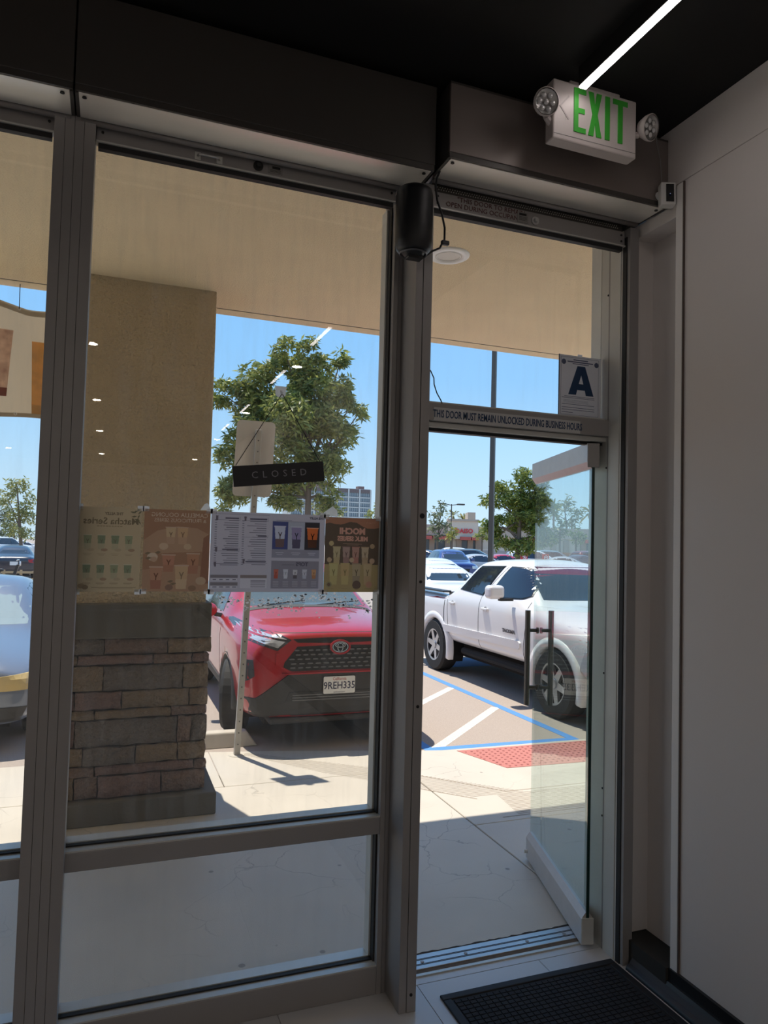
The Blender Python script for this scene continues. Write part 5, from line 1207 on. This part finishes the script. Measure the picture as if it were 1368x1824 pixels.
# far row that closes the horizon
for i, (px, dep, top) in enumerate(((-30, 150, 922), (25, 170, 930), (75, 160, 928), (640, 170, 932), (700, 190, 936), (735, 170, 930), (760, 150, 938), (870, 190, 944), (905, 170, 940), (945, 180, 946), (985, 170, 948), (1060, 160, 935), (1090, 150, 930))):
    r_ = 14
    tree('distant green tree ' + ('beyond the left window edge', 'behind the pale tree in the left window', 'behind the stone column', 'behind the mochi poster', 'hidden by the middle mullion, left one', 'hidden by the middle mullion, right one', 'at the left edge of the doorway view', 'left of the broad tree, beyond the lamp post', 'behind the trunk of the broad tree', 'at the top left of the glass door', 'behind the round dark tree', 'behind the tall palm at the door jamb', 'beyond the door jamb')[i], px, dep, [(px, top+12, 13), (px-13, top+22, 12), (px+13, top+20, 13), (px, top+32, 13)], .95, 7, (.07, .10, .045), (.24, .27, .12), px, 40+i, 'distant trees', thick=.25, name='distant_tree')
def palm(label, px, depth, top, rad, seed, group='palms behind the shops'):
    rr = random.Random(seed); b = bearing(px, depth); k = depth/1287; h = 1.9+(968-top)*k; rm = rad*k
    t = thing('palm', label, 'palm', b, group)
    MB().tube([b, b+Vector((.1, 0, h*.5)), b+Vector((0, 0, h))], [.28, .2, .22], 8).build('trunk', mat('palm_bark', (.24, .18, .12), .9), t)
    mb = MB(); c = b+Vector((0, 0, h))
    for i in range(34):
        a = rr.uniform(0, 2*PI); e = rr.uniform(-.5, 1.2); d = Vector((math.cos(a)*math.cos(e), math.sin(a)*math.cos(e), math.sin(e)))
        L_ = rm*rr.uniform(.8, 1.15); s = d.cross(Vector((0, 0, 1))).normalized(); w_ = rm*.07
        p = [c, c+d*L_*.4+s*w_, c+d*L_*.75+Vector((0, 0, -.10*L_))+s*w_*.8, c+d*L_+Vector((0, 0, -.28*L_)), c+d*L_*.75+Vector((0, 0, -.10*L_))-s*w_*.8, c+d*L_*.4-s*w_]
        mb.add(p, [(0, 1, 2, 3, 4, 5)])
    mb.build('fronds', mat('palm_frond', (.16, .18, .06), .5, trans=.35, rand=(.42, .38, .16)), t)
palm('short bushy palm above the far shop roof', 826, 140, 925, 22, 1); palm('half hidden palm left of the bushy palm', 806, 146, 915, 16, 2)
palm('tall palm at the upper right in the glass door', 1052, 140, 905, 26, 3); palm('hazy palm rising behind the glass door', 985, 146, 893, 20, 4); palm('small dark palm seen through the glass door', 1018, 156, 920, 7, 5)
# ------------------------------------------------------------------ lamp posts
def lamp_post(label, px, depth, h, rad, heads=2):
    b = bearing(px, depth); t = thing('lamp_post', label, 'lamp post', b, 'lamp posts of the lot')
    m = mat('bronze_post', (.085, .075, .065), .5, .3)
    MB().tube([b, b+Vector((0, 0, h))], [rad, rad*.85], 4 if rad > .06 else 6).build('post', m, t)
    MB().lathe([(rad*2.6, 0), (rad*2.6, .7), (rad*2.2, .75)], b, (0, 0, 1), 16).build('footing', M_conc2, t)
    for s in (-1, 1)[:heads]:
        MB().tube([b+Vector((0, 0, h-.1)), b+Vector((s*.7, 0, h))], .04, 6).build('arm', m, t)
        p = b+Vector((s*1.0, 0, h)); MB().b(p.x-.35, p.x+.35, p.y-.2, p.y+.2, p.z-.06, p.z+.08).build('lamp_head', m, t, bevel=.02)
    return t
lamp_post('tall dark lamp post rising behind the white pickup', 874.5, 22, 8.5, .105); lamp_post('thin far lamp post beside the slim grey tree', 803, 70, 5.9, .06)
# ------------------------------------------------------------------ office block
bp = bearing(604, 450); bp = Vector((bp.x, bp.y, 0))
ob = thing('office_block', 'tall pale office block with a grid of windows beyond the trees', 'building', bp)
M_ow = mat('office_concrete', (.62, .54, .50), .9); M_og = mat('office_glass', (.15, .18, .21), .15, .2); M_ob = mat('office_brown', (.17, .11, .105), .8); M_os = mat('office_spandrel', (.10, .115, .13), .4)
fx = 7.35; nb, nf = 7, 11; fh = 3.15; x0 = bp.x+20.0-nb*fx; zt = 36.0
box('core', x0, x0+nb*fx, bp.y+.5, bp.y+22, 0, zt, M_ow, ob)
box('parapet', x0-.3, x0+nb*fx+.3, bp.y-.2, bp.y+22, zt-2.6, zt-.3, M_ob, ob)
box('roof_plant', x0+nb*fx-7, x0+nb*fx-3, bp.y+4, bp.y+9, zt-.3, zt+2.0, M_ob, ob); box('roof_plant', x0+18, x0+25.5, bp.y+4, bp.y+12, zt-.3, zt+4.0, M_ob, ob)
for i in range(nb+1): box('pier', x0+i*fx-.45, x0+i*fx+.45, bp.y-.5, bp.y+.6, 0, zt-.3, M_ow, ob)
wp = wb = sp0 = None
for j in range(nf):
    z = zt-2.6-fh*(j+1)
    box('floor_band', x0, x0+nb*fx, bp.y-.1, bp.y+.55, z-.05, z+.65, M_ow, ob)
    for i in range(nb):
        xw = x0+i*fx
        if wp is None:
            wp = box('window', xw+.45, xw+fx-.45, bp.y+.25, bp.y+.45, z+1.2, z+fh-.02, M_og, ob); w00 = (xw, z)
            sp0 = box('spandrel', xw+.45, xw+fx-.45, bp.y+.15, bp.y+.45, z+.65, z+1.2, M_os, ob)
            q = MB()
            for u in range(1, 5): q.b(xw+u*fx/5-.09, xw+u*fx/5+.09, bp.y+.10, bp.y+.3, z+.9, z+fh)
            wb = q.build('window_bars', M_ow, ob)
        else:
            for s_ in (wp, sp0, wb):
                c = s_.copy(); COL.objects.link(c); c.location = s_.location+Vector((xw-w00[0], 0, z-w00[1]))
# ------------------------------------------------------------------ far shop building with red letters
M_shop = mat('shop_wall', (.60, .52, .42), .9); M_shop2 = mat('shop_wall_dark', (.42, .35, .28), .9); M_awn = mat('red_awning', (.42, .09, .07), .7); M_shopg = mat('shop_glass', (.07, .08, .09), .1); M_stone_f = mat('shop_stone', (.30, .23, .17), .9)
D_ = 110; k = D_/1287
sb_ = bearing(800, D_); shp = thing('far_shop', 'beige shop building with red awnings and red sign letters across the lot', 'building', sb_)
ang = -yaw
Rz = Matrix.Translation(sb_) @ Matrix.Rotation(ang, 4, 'Z')
def sbox(name, u0, u1, d0, d1, z0, z1, m, par=shp, **kk):
    q = MB().b(u0, u1, d0, d1, z0, z1); q.v = [Rz @ v for v in q.v]; return q.build(name, m, par, **kk)
def U_(px): return (px-800)*k
sbox('wall', U_(700), U_(1080), 0, 20, 0, 4.6, M_shop)
sbox('parapet', U_(752), U_(797), -.6, 1.5, 3.4, 5.0, M_shop2); sbox('parapet', U_(797), U_(850), -.9, 1.5, 2.9, 5.6, M_shop); sbox('cornice', U_(796), U_(851), -1.1, 1.7, 5.6, 5.9, M_shop2); sbox('roof_unit', U_(838), U_(852), 4, 8, 5.6, 7.2, M_shop2)
sbox('parapet', U_(850), U_(1080), -.5, 1.5, 3.3, 4.9, M_shop2)
for (a, b) in ((752, 768), (770, 795), (818, 836), (838, 850), (944, 960), (1040, 1056)):
    sbox('awning', U_(a), U_(b), -1.9, -.1, 2.75, 3.25, M_awn); sbox('shop_window', U_(a)+.1, U_(b)-.1, -.12, .1, .3, 2.7, M_shopg)
for a in (769, 797, 817, 837, 851, 962, 985, 1008, 1038): sbox('stone_pier', U_(a)-.4, U_(a)+.4, -.5, .3, 0, 3.0, M_stone_f)
text('DAISO', .92, mat('red_sign_letters', (.62, .04, .05), .5), shp, Rz @ frame((U_(825), -1.0, 4.1), (1, 0, 0), (0, 0, 1)), 'shop_name', bold=.025, ext=.05)
# low wall and cart shelter
b = bearing(889, 62); tag(MB().b(b.x-2.2, b.x+2.2, b.y, b.y+.3, 0, 1.6).build('low_wall', mat('low_wall_grey', (.36, .34, .32), .9), bevel=.03), 'low grey wall behind the parked cars', 'wall')
def pickup_sign(label, px):
    b = bearing(px, 45); t = thing('bay_sign', label, 'sign', b, 'red bay signs')
    MB().tube([b, b+Vector((0, 0, 1.1))], .03, 6).build('post', M_galv, t)
    q = MB().b(b.x-.22, b.x+.22, b.y-.06, b.y+.06, .95, 1.52); q.build('panel', mat('sign_red', (.62, .02, .03), .5), t, bevel=.02)
    oring(b.x, b.y-.06, 1.29, .14, .14, .045, .008, mat('sign_white', (.85, .85, .85), .5), 'white_ring', t); MB().lathe([(.05, 0), (.05, .008)], (b.x, b.y-.06, 1.29), (0, -1, 0), 14).build('white_dot', mat('sign_white', ()), t)
pickup_sign('red sign panel with a white ring left of the glass door edge', 934); pickup_sign('red sign panel with a white ring seen through the glass door', 972)
# ------------------------------------------------------------------ cars of the lot
def ccar(kind, label, px, depth, ang, col):
    b = bearing(px, depth); return car(kind, label, b.x, b.y, ang, col)
W, SV = (.75, .75, .74), (.42, .43, .44)
ccar('sedan', 'white saloon seen from behind over the pickup bed', 777, 18.5, 172, W)
ccar('sedan', 'second white car beyond the white saloon', 770, 27, 176, (.7, .71, .72))
ccar('suv', 'blue SUV facing the shop behind the pickup cab', 803, 37, -12, (.03, .055, .20))
ccar('sedan', 'dark blue car half hidden at the mullion edge', 764, 67, 40, (.03, .05, .10))
ccar('suv', 'dark teal SUV left of the tall lamp post', 845, 50, 60, (.03, .06, .08))
ccar('sedan', 'pale silver saloon in front of the dark teal SUV', 856, 44, 85, SV)
ccar('sedan', 'red saloon right of the tall lamp post', 900, 47, 80, (.45, .03, .05))
ccar('suv', 'white SUV beside the red bay sign', 955, 52, 70, W)
ccar('suv', 'grey SUV seen through the top of the glass door', 985, 60, 80, (.22, .23, .24))
ccar('sedan', 'silver car in the crowded rows behind the glass door', 1010, 42, 60, SV)
ccar('sedan', 'black car in the crowded rows behind the glass door', 1035, 56, 110, (.02, .02, .025))
ccar('suv', 'maroon SUV at the right end behind the glass door', 1052, 72, 100, (.18, .02, .03))
ccar('suv', 'white van-like SUV far behind the blue SUV', 822, 75, 75, W)
ccar('sedan', 'dark saloon seen from behind through the left window', 27, 32, 186, (.012, .018, .035))
ccar('suv', 'white SUV beyond the dark saloon, farther left', 8, 55, 150, W)
ccar('sedan', 'white car beyond the dark saloon, farther right', 36, 64, 120, W)
ccar('suv', 'white SUV glimpsed between the posters and the mullion', 690, 35, 178, (.66, .67, .68))
ccar('sedan', 'dark car glimpsed above the white SUV by the mullion', 686, 48, 90, (.05, .05, .06))
# timber rail and a scooter near the dark saloon
b = bearing(40, 26); tr_ = thing('timber_rail', 'low tan timber rail in front of the dark saloon', 'rail', b)
M_tim = mat('tan_timber', (.55, .38, .20), .8)
for dx in (-.55, 0, .55): box('upright', b.x+dx-.04, b.x+dx+.04, b.y-.04, b.y+.04, 0, .62, M_tim, tr_)
for z in (.25, .50): box('rail', b.x-.65, b.x+.65, b.y-.06, b.y-.03, z, z+.08, M_tim, tr_)
b = bearing(8, 25); sc_ = thing('scooter', 'dark motor scooter beside the timber rail', 'scooter', b)
for dx in (-.5, .5): MB().lathe([(.15, -.05), (.24, -.05), (.25, 0), (.24, .05), (.15, .05)], (b.x+dx, b.y, .25), (0, 1, 0), 18, caps=False).build('wheel', M_tire, sc_)
MB().prism([(b.x-.6, .42), (b.x-.1, .35), (b.x+.25, .35), (b.x+.42, .85), (b.x+.5, .85), (b.x+.35, .30), (b.x-.55, .30)], 'y', b.y-.1, b.y+.1).build('body', M_grill, sc_)
MB().prism([(b.x-.65, .72), (b.x, .70), (b.x+.02, .62), (b.x-.6, .45)], 'y', b.y-.14, b.y+.14).build('seat', M_black, sc_, bevel=.03)
MB().tube([(b.x+.45, b.y-.3, 1.0), (b.x+.43, b.y, 1.02), (b.x+.45, b.y+.3, 1.0)], .02, 6).build('handlebar', M_chrome, sc_)
MB().lathe([(.09, 0), (.08, .04)], (b.x+.50, b.y, .88), (1, 0, 0), 12).build('headlamp', M_lamp, sc_)
